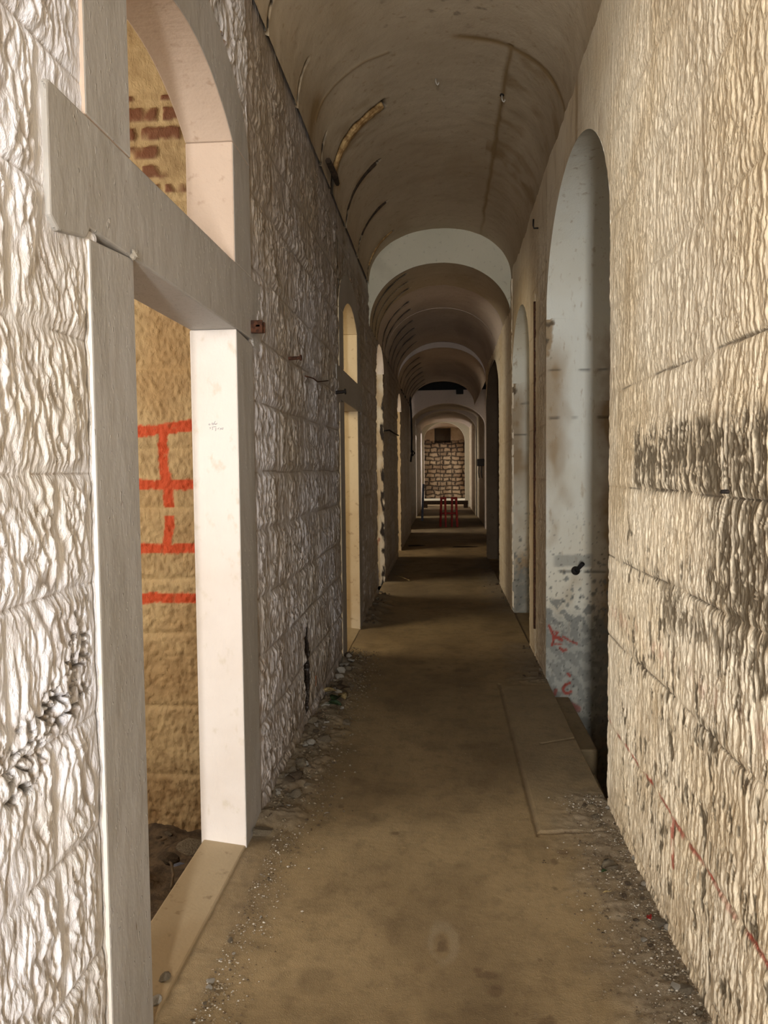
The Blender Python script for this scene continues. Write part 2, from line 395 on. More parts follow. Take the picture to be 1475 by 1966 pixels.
seg(wl, -1, -1.0, 35.0, 37.6, low_arch(36.3, 1.3, 2.5, .3), K(3.9), 20, 30, 0)
seg(wl, -1, -1.0, 37.6, 38.1, K(-.05), K(3.9), 10, 30, 0)
def third_jamb(P, m):
    Y, Z, X = P[..., 1], P[..., 2], P[..., 0]
    n = fbm(X*14, Z*5, 31, 3); v = (X.max()-X)
    m[..., 3] = ss(.05, .3, n+.8*(1-ss(.03, .10, v))-.55)*(Z < 2.62)
    m[..., 0] = .45+.4*ss(-.2, .4, fbm(X*5, Z*3, 32))
    m[..., 2] = (np.abs(Z-.62+.1*pn(X*9, Z*2, 3)) < .06)*.6*(n > 0)
    return P, m
edge_reveal(wl, -1, p4[0], .22, 30, 2, third_jamb)
edge_reveal(wl, -1, pe[-1], .22, 6, 2)
edge_reveal(wl, -1, p5[0], .24, 6, 3)
edge_reveal(wl, -1, p4[-1], .24, 6, 3)
for yy in (20.0, 20.95, 26.1, 27.0, 32.0, 33.9, 35.0, 37.6):
    wl.plane((-.95, yy, 0), (-1.25, yy, 0), (-1.25, yy, 3.3), (-.95, yy, 3.3), 1)
# soffits of the plain arched openings
def soffit(mb, X0, X1, y0, y1, fz, mat, n=30):
    ys = (y0+y1)/2-(y1-y0)/2*np.cos(np.linspace(0, np.pi, n)); z = np.array([fz(y) for y in ys]); xs = np.linspace(X0, X1, 4)
    P = np.stack([np.repeat(xs[None], n, 0), np.repeat(ys[:, None], 4, 1), np.repeat(z[:, None], 4, 1)], -1)
    mb.grid(P, None, mat)
soffit(wl, XL, XL-.22, 9.90, 11.05, low_arch(10.475, .575, 2.95, .32), 1)
soffit(wl, XL, XL-.24, 14.35, 15.50, low_arch(14.925, .575, 2.75, .3), 1)
WL = tag(wl.build('wall_left', [M['left_stone'], M['reveal'], M['niche'], M['tan_reveal']]), 'whitewashed rough stone left wall of the passage, pierced by doorways', 'wall', kind='structure')

# ------------------------------------------------------------------ right wall
A1 = low_arch(4.80, 1.115, 2.70, .77)
A2 = low_arch(7.955, .885, 2.55, .66)
A3 = low_arch(12.55, 1.65, 2.6, .7)
def fade_r(Y, Z):
    near = ss(3.2, 3.72, Y)
    return (1-ss(3.0, 3.75, Z)*.88)*(1-.35*near)
def right_masks(Y, Z, d, h, boss, mask):
    n = fbm(Y*5, Z*5, 201, 3); n2 = fbm(Y*19, Z*9, 205, 3)
    band = ss(-.06, .02, Z-1.53)*(1-ss(.17, .27, Z-1.53+.04*n))*(1-ss(3.16, 3.24, Y+.04*n))
    low = (1-ss(2.15, 2.5, Y+.18*n))*ss(1.05, 1.22, Z+.1*n)*(1-ss(1.5, 1.56, Z))
    low2 = (1-ss(2.7, 3.0, Y+.2*n))*ss(1.0, 1.12, Z+.08*n)*(1-ss(1.16, 1.26, Z))*.75
    spots = ss(.17, .26, fbm(Y*24, Z*8, 207, 3)+.30*n)*(1-ss(1.25, 1.5, Z+.3*n))*(1-ss(3.3, 3.6, Y))*.95
    reg = np.maximum.reduce([band, low*.95, low2, spots])
    # raised flakes keep their cream paint
    flake = ss(.60, .74, h+.18*n2+.10*fbm(Y*45, Z*16, 206, 2)-.28*(reg-.9))
    peel = np.clip(reg*1.15, 0, 1)*(1-flake)
    mask[..., 1] = peel
    d = d-peel*.0015
    ochre = ss(.05, .5, fbm(Y*1.4, Z*1.1, 210, 3))*.35
    mask[..., 0] = np.clip(mask[..., 0]*.5+ochre, 0, 1)
    dzj, _, kj = joints(Y, Z, ZR, .53, 53)
    ln = (1-ss(.002, .0065, dzj))*ss(-.1, .1, pn(Y*3.2, kj*5.3, 212))*(Z < 2.0)*(Z > .6)
    mask[..., 3] = np.maximum(mask[..., 3], ln*.7); d = d-.003*ln
    # red paint line running low along the wall
    zr = .43+.02*pn(Y*4, 1.5, 215)
    r = (1-ss(.005, .013, np.abs(Z-zr)))*ss(-.25, .15, fbm(Y*9, Z*9, 216, 2))
    r2 = (1-ss(.004, .02, np.abs(Y-2.62-.1*(Z-.3)+.02*pn(Z*12, 1, 217))))*(Z < .43)*(Z > .25)*.8
    r3 = (1-ss(.01, .05, np.abs(Z-.95)))*.25*ss(0, .3, n2)
    mask[..., 2] = np.clip(np.maximum.reduce([r*.8, r2*(n2 > 0), r3]), 0, 1)
    # dirt near the floor
    mask[..., 0] = np.clip(mask[..., 0]+.55*(1-ss(.0, .3, Z+.12*n)), 0, 1)
    # rust stain lines bounding the repaired plaster above the niche
    yc = 4.635+.012*pn(Z*5, 2., 220)
    s = np.exp(-((Y-yc)/.035)**2)*(Z > 3.33)
    mask[..., 0] = np.clip(mask[..., 0]+s*1.3, 0, 1)
    return d, mask
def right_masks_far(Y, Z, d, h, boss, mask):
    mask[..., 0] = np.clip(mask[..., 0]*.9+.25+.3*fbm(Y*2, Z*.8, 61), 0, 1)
    # vertical chase with a rusty pipe line
    s = (1-ss(.01, .03, np.abs(Y-6.62-.01*pn(Z*3, 0, 9))))*(Z < 3.05)
    mask[..., 3] = np.maximum(mask[..., 3], s*.75); d = d-s*.02
    return d, mask
wr = MB()
seg(wr, 1, XR, -2.4, .9, K(-.05), K(3.95), 120, 160, 0, fade_r)
r1 = seg(wr, 1, XR, .9, 3.685, K(-.05), K(3.95), 560, 700, 0, fade_r, 1., right_masks)
a1 = seg(wr, 1, XR, 3.685, 5.915, A1, K(3.95), 160, 80, 0, fade_r, .8, right_masks)
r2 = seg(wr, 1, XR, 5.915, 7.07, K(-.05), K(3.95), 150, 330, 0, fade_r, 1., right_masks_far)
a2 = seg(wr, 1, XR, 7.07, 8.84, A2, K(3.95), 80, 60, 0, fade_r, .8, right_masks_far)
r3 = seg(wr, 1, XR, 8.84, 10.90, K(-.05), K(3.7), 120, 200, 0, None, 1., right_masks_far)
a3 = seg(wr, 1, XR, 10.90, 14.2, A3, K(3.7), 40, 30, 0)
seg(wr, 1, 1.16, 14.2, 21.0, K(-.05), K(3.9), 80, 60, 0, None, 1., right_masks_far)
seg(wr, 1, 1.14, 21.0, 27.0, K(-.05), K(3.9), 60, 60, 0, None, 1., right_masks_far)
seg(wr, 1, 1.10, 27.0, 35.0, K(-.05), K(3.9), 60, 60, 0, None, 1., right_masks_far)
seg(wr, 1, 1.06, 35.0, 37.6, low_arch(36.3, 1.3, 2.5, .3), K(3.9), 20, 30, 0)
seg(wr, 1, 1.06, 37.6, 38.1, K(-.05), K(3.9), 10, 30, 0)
for yy in (35.0, 37.6): wr.plane((1.06, yy, 0), (1.35, yy, 0), (1.35, yy, 3.3), (1.06, yy, 3.3), 1)
soffit(wr, XR-.005, 2.0, 3.685, 5.915, A1, 1, 60)
soffit(wr, XR-.005, 1.9, 7.07, 8.84, A2, 1, 40)
soffit(wr, XR, 2.0, 10.9, 14.2, A3, 2, 30)
# far jamb of the first niche: fine grid so that the flaking shows
JAMB_STROKES = [(.011, .95, [(150, 120), (230, 300)]), (.010, .9, [(200, 220), (320, 240), (240, 390), (205, 520)]), (.016, .95, [(240, 350), (320, 350), (400, 400)]),
    (.009, .9, [(260, 480), (380, 480)]), (.009, .9, [(420, 330), (580, 420), (700, 475)]), (.012, .9, [(370, 560), (420, 610), (490, 600)]),
    (.013, .9, [(570, 1260), (480, 1290), (425, 1370), (450, 1440), (520, 1470), (585, 1430)]), (.016, .7, [(285, 1400), (265, 1480)]), (.03, .6, [(420, 1610), (520, 1670), (720, 1770)]), (.012, .9, [(520, 1070), (560, 1110)])]
def niche_jamb(Y, X0, X1, z0, z1, nx, nz, sd, full=True):
    xs = np.linspace(X0, X1, nx); zs = np.linspace(z0, z1, nz)
    X, Z = np.meshgrid(xs, zs, indexing='ij')
    m = np.zeros(X.shape+(4,)); d = .004*fbm(X*6, Z*4, sd)
    n = fbm(X*16, Z*14, sd+1, 4); n0 = fbm(X*4, Z*2.2, sd+2, 3); n3 = np.abs(pn(X*34, Z*30, sd+3))
    for zj in (2.72, 2.33, 1.98, .83, 3.2):
        j = 1-ss(.004, .012, np.abs(Z-zj+.006*pn(X*8, Z*2, sd+4)))
        j = j*ss(-.2, .1, pn(X*7, zj*9, sd+6))
        m[..., 3] = np.maximum(m[..., 3], j*.6); d = d-.006*j
    # ochre streaks beside the outer edge
    v = X-X0
    m[..., 0] = np.clip((1-ss(.06, .22, v+.10*n0))*ss(1.2, 1.9, Z)*(1-ss(2.4, 2.9, Z))*.85+.45*ss(.1, .5, n0), 0, 1)
    m[..., 0] = np.clip(m[..., 0]+.55*ss(.30, .44, v)*ss(-.4, .2, n0)*(Z < 2.1), 0, 1)  # brown dirt deeper in, partly painting the niche shadow
    m[..., 0] *= 1-ss(2.3, 2.68, Z)
    m[..., 0] = np.clip(m[..., 0]+.6*ss(.34, .48, v+.05*n)*(1-ss(2.5, 2.72, Z)), 0, 1)  # full-height brown, dirt and niche shadow painted together
    # flaked paint low down, grey-blue ground showing
    lowz = 1-ss(.45, 1.0, Z+.2*n0)
    fl = ss(.16, .30, n+.42*lowz-.20)*(Z < 1.1)
    m[..., 1] = np.clip(fl*.9+.75*(1-ss(.30, .62, Z+.25*n)), 0, .95)
    if sd == 301: m[..., 1] = np.maximum(m[..., 1], .6*(1-ss(.035, .055, np.abs(Z-.91)+.02*n))*ss(.04, .08, v)*(1-ss(.32, .36, v)))
    else: m[..., 0] = np.clip(m[..., 0]+(.35+.5*n0)*(1-ss(1.7, 1.9, Z+.1*n)), 0, 1)
    d = d-.004*fl
    if sd == 301:
        for (w, val, pts) in JAMB_STROKES:
            q = [(lambda t, r: (t*r[0], EYE+t*r[2]))(Y/r[1], r) for r in (CM.T@np.array([1040+px/10.35-CX, CY-1190-py/10.35, -F]) for px, py in pts)]
            for (ax, az), (bx, bz) in zip(q, q[1:]):
                t = np.clip(((X-ax)*(bx-ax)+(Z-az)*(bz-az))/((bx-ax)**2+(bz-az)**2+1e-9), 0, 1)
                dist = np.hypot(X-ax-t*(bx-ax), Z-az-t*(bz-az))
                k_ = (1-ss(w*.6, w*1.1, dist+.006*n))*ss(-.5, -.2, n)*val
                m[..., 2] = np.maximum(m[..., 2], k_)
    sp = ss(.42, .5, fbm(X*40, Z*36, sd+11, 2))*(1-ss(.9, 1.5, Z))
    m[..., 3] = np.maximum(m[..., 3], sp*.6)
    # broken patch with rust on the outer edge
    br = ss(.0, .35, 1.1-np.sqrt(((v)/.055)**2+((Z-2.60)/.22)**2)+.5*n)
    m[..., 0] = np.maximum(m[..., 0], br); m[..., 3] = np.maximum(m[..., 3], br*ss(.0, .3, n)*.7)
    # dark blotches towards the back
    bk = ss(.46, .60, v)*ss(.0, .3, fbm(X*8, Z*6, sd+21, 3)+.1)*(Z < 2.3)
    m[..., 3] = np.maximum(m[..., 3], bk*.35)
    return np.stack([X, np.full_like(X, Y)-d, Z], -1), m
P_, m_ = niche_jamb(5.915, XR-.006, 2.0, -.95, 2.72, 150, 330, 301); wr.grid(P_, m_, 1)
P_, m_ = niche_jamb(8.84, XR-.006, 1.9, -.35, 2.57, 70, 180, 331); wr.grid(P_, m_, 1)
P_, m_ = niche_jamb(14.2, XR-.006, 1.6, -.1, 3.5, 20, 40, 351); wr.grid(P_, m_*0, 2)  # dark tone stands in for shade in the unlit third niche
edge_reveal(wr, 1, r1[-1], 1.2, 4, 2); edge_reveal(wr, 1, r2[-1], 1.1, 4, 2); edge_reveal(wr, 1, r3[-1], 1.2, 4, 0)  # near jambs coloured dark to cut bounce light in the niches
edge_reveal(wr, 1, r3[0], .02, 2, 0)
# backs of the niches
for (y0, y1, xb) in ((3.68, 5.92, 2.0), (7.0, 8.9, 1.9), (10.8, 14.3, 2.0)):
    wr.plane((xb, y0, -.95), (xb, y1, -.95), (xb, y1, 3.6), (xb, y0, 3.6), 2)
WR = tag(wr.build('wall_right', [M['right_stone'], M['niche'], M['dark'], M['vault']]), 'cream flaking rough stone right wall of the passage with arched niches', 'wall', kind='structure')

# ------------------------------------------------------------------ vault
VC, VH = -.035, .805
def prof(zs, r, n, vc=VC, vh=VH):
    def f(a):   # a: 0 (left spring) .. 1 (right spring)
        th = np.pi*(1-a); c, s = np.cos(th), np.sin(th)
        return vc+vh*np.sign(c)*np.abs(c)**(2/n), zs+r*np.abs(s)**(2/n)
    return f
CHASES = [(3.86, .79, .05, .1), (4.63, .775, .05, .1), (5.50, .80, .05, .1), (5.80, .41, .20, .0), (6.74, .52, .085, .0), (7.72, .53, .06, .0), (8.64, .53, .07, .0)]
def vault(mb, f, y0, y1, na, ny, mat, stains=False, chases=(), down=0.):
    a = np.linspace(0, 1, na); ys = np.linspace(y0, y1, ny)
    x, z = f(a)
    X = np.repeat(x[:, None], ny, 1); Z = np.repeat(z[:, None], ny, 1); Y = np.repeat(ys[None], na, 0)
    cx, cz = VC, z.min()-.2
    nx, nz_ = X-cx, Z-cz; ln = np.sqrt(nx**2+nz_**2); nx /= ln; nz_ /= ln
    arc = np.cumsum(np.r_[0, np.hypot(np.diff(x), np.diff(z))])[:, None]*np.ones_like(Y)
    d = -.010*fbm(arc*1.1, Y*.8, 401, 3)-.0025*fbm(arc*7, Y*6, 405, 2)
    m = np.zeros(Y.shape+(4,))
    m[..., 0] = .28*ss(.05, .5, fbm(arc*1.6, Y*.5, 410, 3))
    for (yc, x1, w, lo) in chases:     # cut chases across the left haunch, outward groove
        yy = yc+.28*np.clip((-X-x1)/.45, 0, 1)*(-1 if lo else 1)*(.8 if not lo else .3)+.012*pn(arc*9, yc, 415)
        w = w*(.75+.35*pn(arc*7, yc*3, 416))
        lim = ss(0, .03, -X-x1+.01)
        g = (1-ss(w*.25, w*.45, np.abs(Y-yy)))*lim
        d = d+.04*g
        m[..., 3] = np.maximum(m[..., 3], (1-ss(w*.42, w*.62, np.abs(Y-yy)))*lim*.97)
        hal = np.exp(-((Y-yy)/(w*2.2))**2)*ss(-.05, .1, -X-x1)*.55
        m[..., 0] = np.clip(m[..., 0]+hal*ss(-.3, .4, fbm(arc*6, Y*9, 417)), 0, 1)
    if stains:
        w1 = 5.075+.02*pn(arc*4, 1., 421)
        s = np.exp(-((Y-w1)/.028)**2)*ss(.02, .12, X)*(.7+.5*pn(arc*6, Y*6, 422))
        x2 = .425+.012*pn(Y*3, 1., 423)
        s2 = np.exp(-((X-x2)/.013)**2)*(Y > 5.05)*(1-ss(8.0, 9.0, Y)*.7)
        soft = (X > x2)*ss(5.05, 5.1, Y)*(1-ss(5.0, 9.2, Y))
        str_ = soft*ss(.0, .45, fbm(arc*3, Y*5, 424, 3))*.5+soft*.15
        band = np.exp(-((Y-6.6-.3*X)/.22)**2)*(X > .36)*.6*ss(-.2, .3, fbm(arc*5, Y*4, 428))
        m[..., 0] = np.clip(m[..., 0]+s*1.25+s2*.95+str_+band, 0, 1)
        d = d+.006*s2+.004*s
        # scar line of an old arch on the left
        k = np.exp(-((Y-5.16-.02*pn(arc*5, 2., 429))/.014)**2)*(X < -.34)*(X > -.82)
        m[..., 0] = np.clip(m[..., 0]+.7*k, 0, 1); d = d-.004*k
        red = np.exp(-((X+.81)/.04)**2)*np.exp(-((Y-5.08)/.10)**2)
        m[..., 0] = np.clip(m[..., 0]+red, 0, 1)
        sp = ss(.42, .5, fbm(arc*14, Y*14, 430, 2))*np.exp(-((Y-4.75)/.2)**2)*(np.abs(X) < .35)
        m[..., 3] = np.maximum(m[..., 3], .5*sp)
    P = np.stack([X+nx*d, Y, Z+nz_*d], -1)
    mb.grid(P, m, mat)
F1 = prof(3.72, .60, 2.2); F2 = prof(3.25, .69, 2.1); F3 = prof(3.28, .60, 2.2, .12, 1.06)
cv = MB()
vault(cv, F1, -2.4, 3.4, 80, 60, 0)
vault(cv, F1, 3.4, 9.0, 200, 520, 0, True, CHASES)
# step down to the lower vault: pale face, soffit band, then bays divided by shallow ribs
def ring(mb, fo, fi, y, mat, na=90, nr=10):
    a = np.linspace(0, 1, na); xo, zo = fo(a); xi, zi = fi(a)
    s = np.linspace(0, 1, nr)
    X = xo[:, None]*(1-s)+xi[:, None]*s; Z = zo[:, None]*(1-s)+zi[:, None]*s
    m = np.zeros(X.shape+(4,))
    st = ss(-.35, -.75, X)*ss(.05, .4, fbm(X*3, Z*3, 440)+.15); m[..., 0] = .35*st
    mb.grid(np.stack([X, np.full_like(X, y)+.004*fbm(X*5, Z*5, 441), Z], -1), m, mat)
ring(cv, prof(3.25, 1.25, 2.6, VC, .96), F2, 9.0, 2)
F2b = prof(3.254, .693, 2.1); F2c = prof(3.22, .62, 2.1)
vault(cv, F2, 9.0, 10.1, 120, 150, 0, False, [(9.12, .42, .09, .0), (9.5, .42, .08, .0), (9.85, .42, .08, .0)])
ring(cv, F2b, F2, 10.1, 1)
vault(cv, F2b, 10.1, 11.5, 120, 170, 1, False, [(10.6, .45, .12, .0), (11.1, .45, .12, .0)])
ring(cv, F2b, F2, 11.5, 1)
vault(cv, F2, 11.5, 14.5, 120, 300, 1, False, [(11.9, .45, .12, .0), (12.5, .45, .12, .0), (13.1, .45, .14, .0), (13.8, .45, .14, .0)])
ring(cv, F2, F2c, 14.5, 1)
vault(cv, F2c, 14.5, 20.0, 110, 420, 1, False, [(15.1+.75*k, .45, .16, .0) for k in range(7)])
# the far, lower stretch
def portal(mb, y, x0, x1, xo0, xo1, zs, r, ztop, mat, depth=.35):
    c, h = (x0+x1)/2, (x1-x0)/2
    a = np.linspace(0, 1, 50); th = np.pi*(1-a)
    xi, zi = c+h*np.cos(th), zs+r*np.sin(th)
    s = np.linspace(0, 1, 6)
    X = np.repeat(xi[:, None], 6, 1); Z = zi[:, None]*(1-s)+ztop*s
    mb.grid(np.stack([X, np.full_like(X, y), Z], -1), None, mat)
    for xa, xb in ((xo0, x0), (x1, xo1)):
        mb.plane((xa, y, -.02), (xb, y, -.02), (xb, y, ztop), (xa, y, ztop), mat)
    P = np.stack([np.repeat(xi[:, None], 3, 1), np.repeat(np.linspace(y, y+depth, 3)[None], 50, 0), np.repeat(zi[:, None], 3, 1)], -1)
    mb.grid(P, None, mat)
    for xx in (x0, x1): mb.plane((xx, y, -.02), (xx, y+depth, -.02), (xx, y+depth, zs), (xx, y, zs), mat)
F4 = prof(3.15, .52, 2.2, .10, 1.10)
vault(cv, F4, 21.2, 38.2, 60, 80, 1)
CE = cv.build('ceiling', [M['vault'], M['far_vault'], M['pale_face']])
tag(CE, 'plastered barrel vault with dark chases and brown stain lines', 'ceiling', kind='structure')
po = MB()
po.plane((-1.4, 21.16, 3.4), (1.5, 21.16, 3.4), (1.5, 21.16, 5.1), (-1.4, 21.16, 5.1), 1)  # black sheet added to paint the unlit void above the portal
portal(po, 21.0, -.92, 1.10, -1.3, 1.4, 2.75, .62, 3.72, 0)
tag(po.build('trim_1', [M['far_vault'], M['black']]), 'flat topped plaster portal spanning the passage below the dark gap', 'portal', kind='structure')
po = MB(); portal(po, 27.0, -.97, 1.12, -1.3, 1.4, 2.9, .72, 4.2, 0)
tag(po.build('trim_2', M['far_vault']), 'second plaster portal further down the passage', 'portal', kind='structure')
po = MB(); portal(po, 34.0, -.88, .90, -1.4, 1.5, 2.85, .80, 4.3, 0)
tag(po.build('trim_3', M['pale_face']), 'pale lit arch framing the rubble end wall', 'portal', kind='structure')

# ------------------------------------------------------------------ floor
fl = MB()
def floor_grid(x0, x1, y0, y1, nx, ny):
    xs = np.linspace(x0, x1, nx); ys = np.linspace(y0, y1, ny)
    X, Y = np.meshgrid(xs, ys, indexing='ij'); m = np.zeros(X.shape+(4,))
    n = fbm(X*7, Y*5, 501, 3); n0 = fbm(X*2, Y*1.2, 502, 3)
    dl = X-XL; dr = XR-X
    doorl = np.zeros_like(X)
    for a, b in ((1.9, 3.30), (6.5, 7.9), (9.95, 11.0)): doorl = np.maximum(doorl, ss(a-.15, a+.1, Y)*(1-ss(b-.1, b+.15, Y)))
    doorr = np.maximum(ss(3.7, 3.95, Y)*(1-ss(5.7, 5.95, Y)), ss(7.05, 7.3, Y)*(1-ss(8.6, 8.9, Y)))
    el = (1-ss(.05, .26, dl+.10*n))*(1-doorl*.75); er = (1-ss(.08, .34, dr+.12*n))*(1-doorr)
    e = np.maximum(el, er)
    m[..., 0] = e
    fine = fbm(X*40, Y*40, 503, 3)
    d = .004*fbm(X*1.5, Y, 504)+e*(.012+.012*fbm(X*14, Y*14, 505, 3))+el*el*(Y > 3.3)*(Y < 10)*(.025+.03*fbm(X*5, Y*4, 506, 3))+.004*e*fine
    # paving strip in front of the first niche, a joint all round
    ins = (X > .40)*(Y > 3.40)*(Y < 5.75); jd = np.minimum.reduce([np.abs(X-.40), np.abs(Y-3.40)+10*(X < .40), np.abs(Y-4.55-.5*(X-.6))*1.0+10*(X < .55)])
    jd = np.where((Y < 3.36)|(Y > 5.8), 9, jd)
    j = 1-ss(.004, .014, jd+.006*n)
    d = d+.004*ins*(1-e)-.008*j; m[..., 1] = ins*.16; m[..., 3] = j*.45
    # worn dark patches and scuffs
    pt = np.zeros_like(X)
    for (px, py, rx, ry) in ((850, 1812, .022, .055), (938, 1873, .042, .022), (948, 1902, .030, .035), (915, 1862, .02, .015), (1082, 1637, .028, .03), (1066, 1655, .018, .03), (1055, 1966, .035, .04), (992, 1946, .010, .010), (1036, 1842, .009, .011), (1066, 1706, .012, .014), (655, 1548, .014, .03), (760, 1600, .02, .02)):
        r_ = CM.T@np.array([px-CX, CY-py, -F]); t_ = -EYE/r_[2]
        pt = np.maximum(pt, 1-ss(.6, 1.0, np.sqrt(((X-t_*r_[0])/rx)**2+((Y-t_*r_[1])/ry)**2)+.55*fbm(X*28, Y*20, 508, 2)))
    r_ = CM.T@np.array([850-CX, CY-1812, -F]); t_ = -EYE/r_[2]
    ringp = np.abs(np.sqrt(((X-t_*r_[0])/.040)**2+((Y-t_*r_[1])/.095)**2)-1)
    m[..., 3] = np.maximum(m[..., 3], pt*.6)
    m[..., 1] = np.maximum(m[..., 1], .26*(1-ss(.1, .5, ringp+.5*n)))
    fl.grid(np.stack([X, Y, d], -1), m, 0)
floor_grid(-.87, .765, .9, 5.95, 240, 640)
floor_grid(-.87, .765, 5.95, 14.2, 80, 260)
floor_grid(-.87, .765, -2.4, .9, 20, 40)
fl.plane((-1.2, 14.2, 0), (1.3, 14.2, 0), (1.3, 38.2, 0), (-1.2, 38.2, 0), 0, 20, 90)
# sunken ledges inside the niches
fl.plane((.76, 3.6, -.95), (2.0, 3.6, -.95), (2.0, 5.95, -.95), (.76, 5.95, -.95), 0)
fl.plane((.76, 7.0, -.02), (2.0, 7.0, -.02), (2.0, 14.3, -.02), (.76, 14.3, -.02), 0)
fl.plane((.762, 3.6, -.95), (.762, 5.95, -.95), (.762, 5.95, .006), (.762, 3.6, .006), 0)
FL = tag(fl.build('floor', M['floor']), 'worn brown concrete floor of the passage', 'floor', kind='structure')
# ledge blocks seen down in the first niche
for (y0, y1) in ((4.78, 5.90), (3.72, 4.40)):
    bm = bmesh.new(); bbox(bm, .765, .93 if y0 > 4.5 else .84, y0, y1, -.94, -.12)
    tag(bm_obj('trim_4' if y0 > 5 else 'trim_5', bm, M['floor'], bevel=.012), 'sunken stone ledge inside the first right niche', 'ledge', kind='structure')

# ------------------------------------------------------------------ door surrounds on the left
def extrude(prof_pts, x0, x1):
    bm = bmesh.new()
    a = [bm.verts.new((x0, y, z)) for y, z in prof_pts]; b = [bm.verts.new((x1, y, z)) for y, z in prof_pts]
    n = len(a)
    bm.faces.new(a); bm.faces.new(b[::-1])
    for i in range(n): bm.faces.new((a[i], b[i], b[(i+1) % n], a[(i+1) % n]))
    bmesh.ops.recalc_face_normals(bm, faces=bm.faces)
    return bm
def surround(name, c, label, rev='reveal', rev_up='pink_reveal'):
    root = tag(empty(name, (XL, c, 0)), label, 'door surround', kind='structure')
    XF, XB = XL-.007, -1.045
    inv = Matrix.Translation((-XL, -c, 0))
    def part(nm, pts, x0=XF, x1=XB, mat='frame', bev=.006):
        bm = extrude(pts, x0, x1); bm.transform(inv)
        o = bm_obj(nm, bm, M[mat], root, bevel=bev); o.data.materials.append(M[rev if nm == 'jamb' else rev_up])
        if nm != 'lintel':
            for p in o.data.polygons:
                if abs(p.normal.x) < .5: p.material_index = 1  # faces turned to the light get the brighter copy
        return o
    for s in (-1, 1):
        yi, yo = c+s*.532, c+s*.805
        part('jamb', [(yi, -.02), (yo, -.02), (yo, 2.165), (yi, 2.187)])
        part('upper_jamb', [(yi, 2.456), (yo, 2.456), (yo, 2.94), (yi, 2.94)])
    part('lintel', [(c-.532, 2.187), (c+.532, 2.187), (c+.80, 2.187), (c+.82, 2.16), (c+.955, 2.15), (c+.965, 2.44), (c+.955, 2.458), (c-.985, 2.452), (c-.995, 2.44), (c-.995, 2.16), (c-.96, 2.135), (c-.82, 2.16), (c-.80, 2.187)], XF+.002)
    # segmental arch of the fanlight
    n = 26; R = .934; inn = []; out = []
    for i in range(n+1):
        y = -.532+1.064*i/n; inn.append((c+y, 2.942+math.sqrt(R*R-y*y)-(R-.165)))
    for i in range(n+1):
        th = math.pi*(1-i/n); out.append((c+.805*math.cos(th), 2.942+.40*math.sin(th)))
    part('arch_surround', inn+out[::-1], bev=.004)
    # threshold slab with a worn sloping front
    bm = bmesh.new()
    vs = [(XB, c-.54, -.18), (XL-.01, c-.54, -.03), (XL-.01, c-.54, .012), (XB+.01, c-.54, .035)]
    a = [bm.verts.new(p) for p in vs]; b = [bm.verts.new((p[0], c+.54, p[2])) for p in vs]
    bm.faces.new(a[::-1]); bm.faces.new(b)
    for i in range(4): bm.faces.new((a[i], a[(i+1) % 4], b[(i+1) % 4], b[i]))
    bmesh.ops.recalc_face_normals(bm, faces=bm.faces); bm.transform(inv)
    bm_obj('threshold', bm, M['threshold'], root, bevel=.008)
    return root
surround('door_1', C1, 'pale stone door surround with lintel and fanlight arch, nearest on the left')
surround('door_2', C2, 'pale stone door surround with lintel, second on the left', 'tan_reveal', 'tan_reveal')

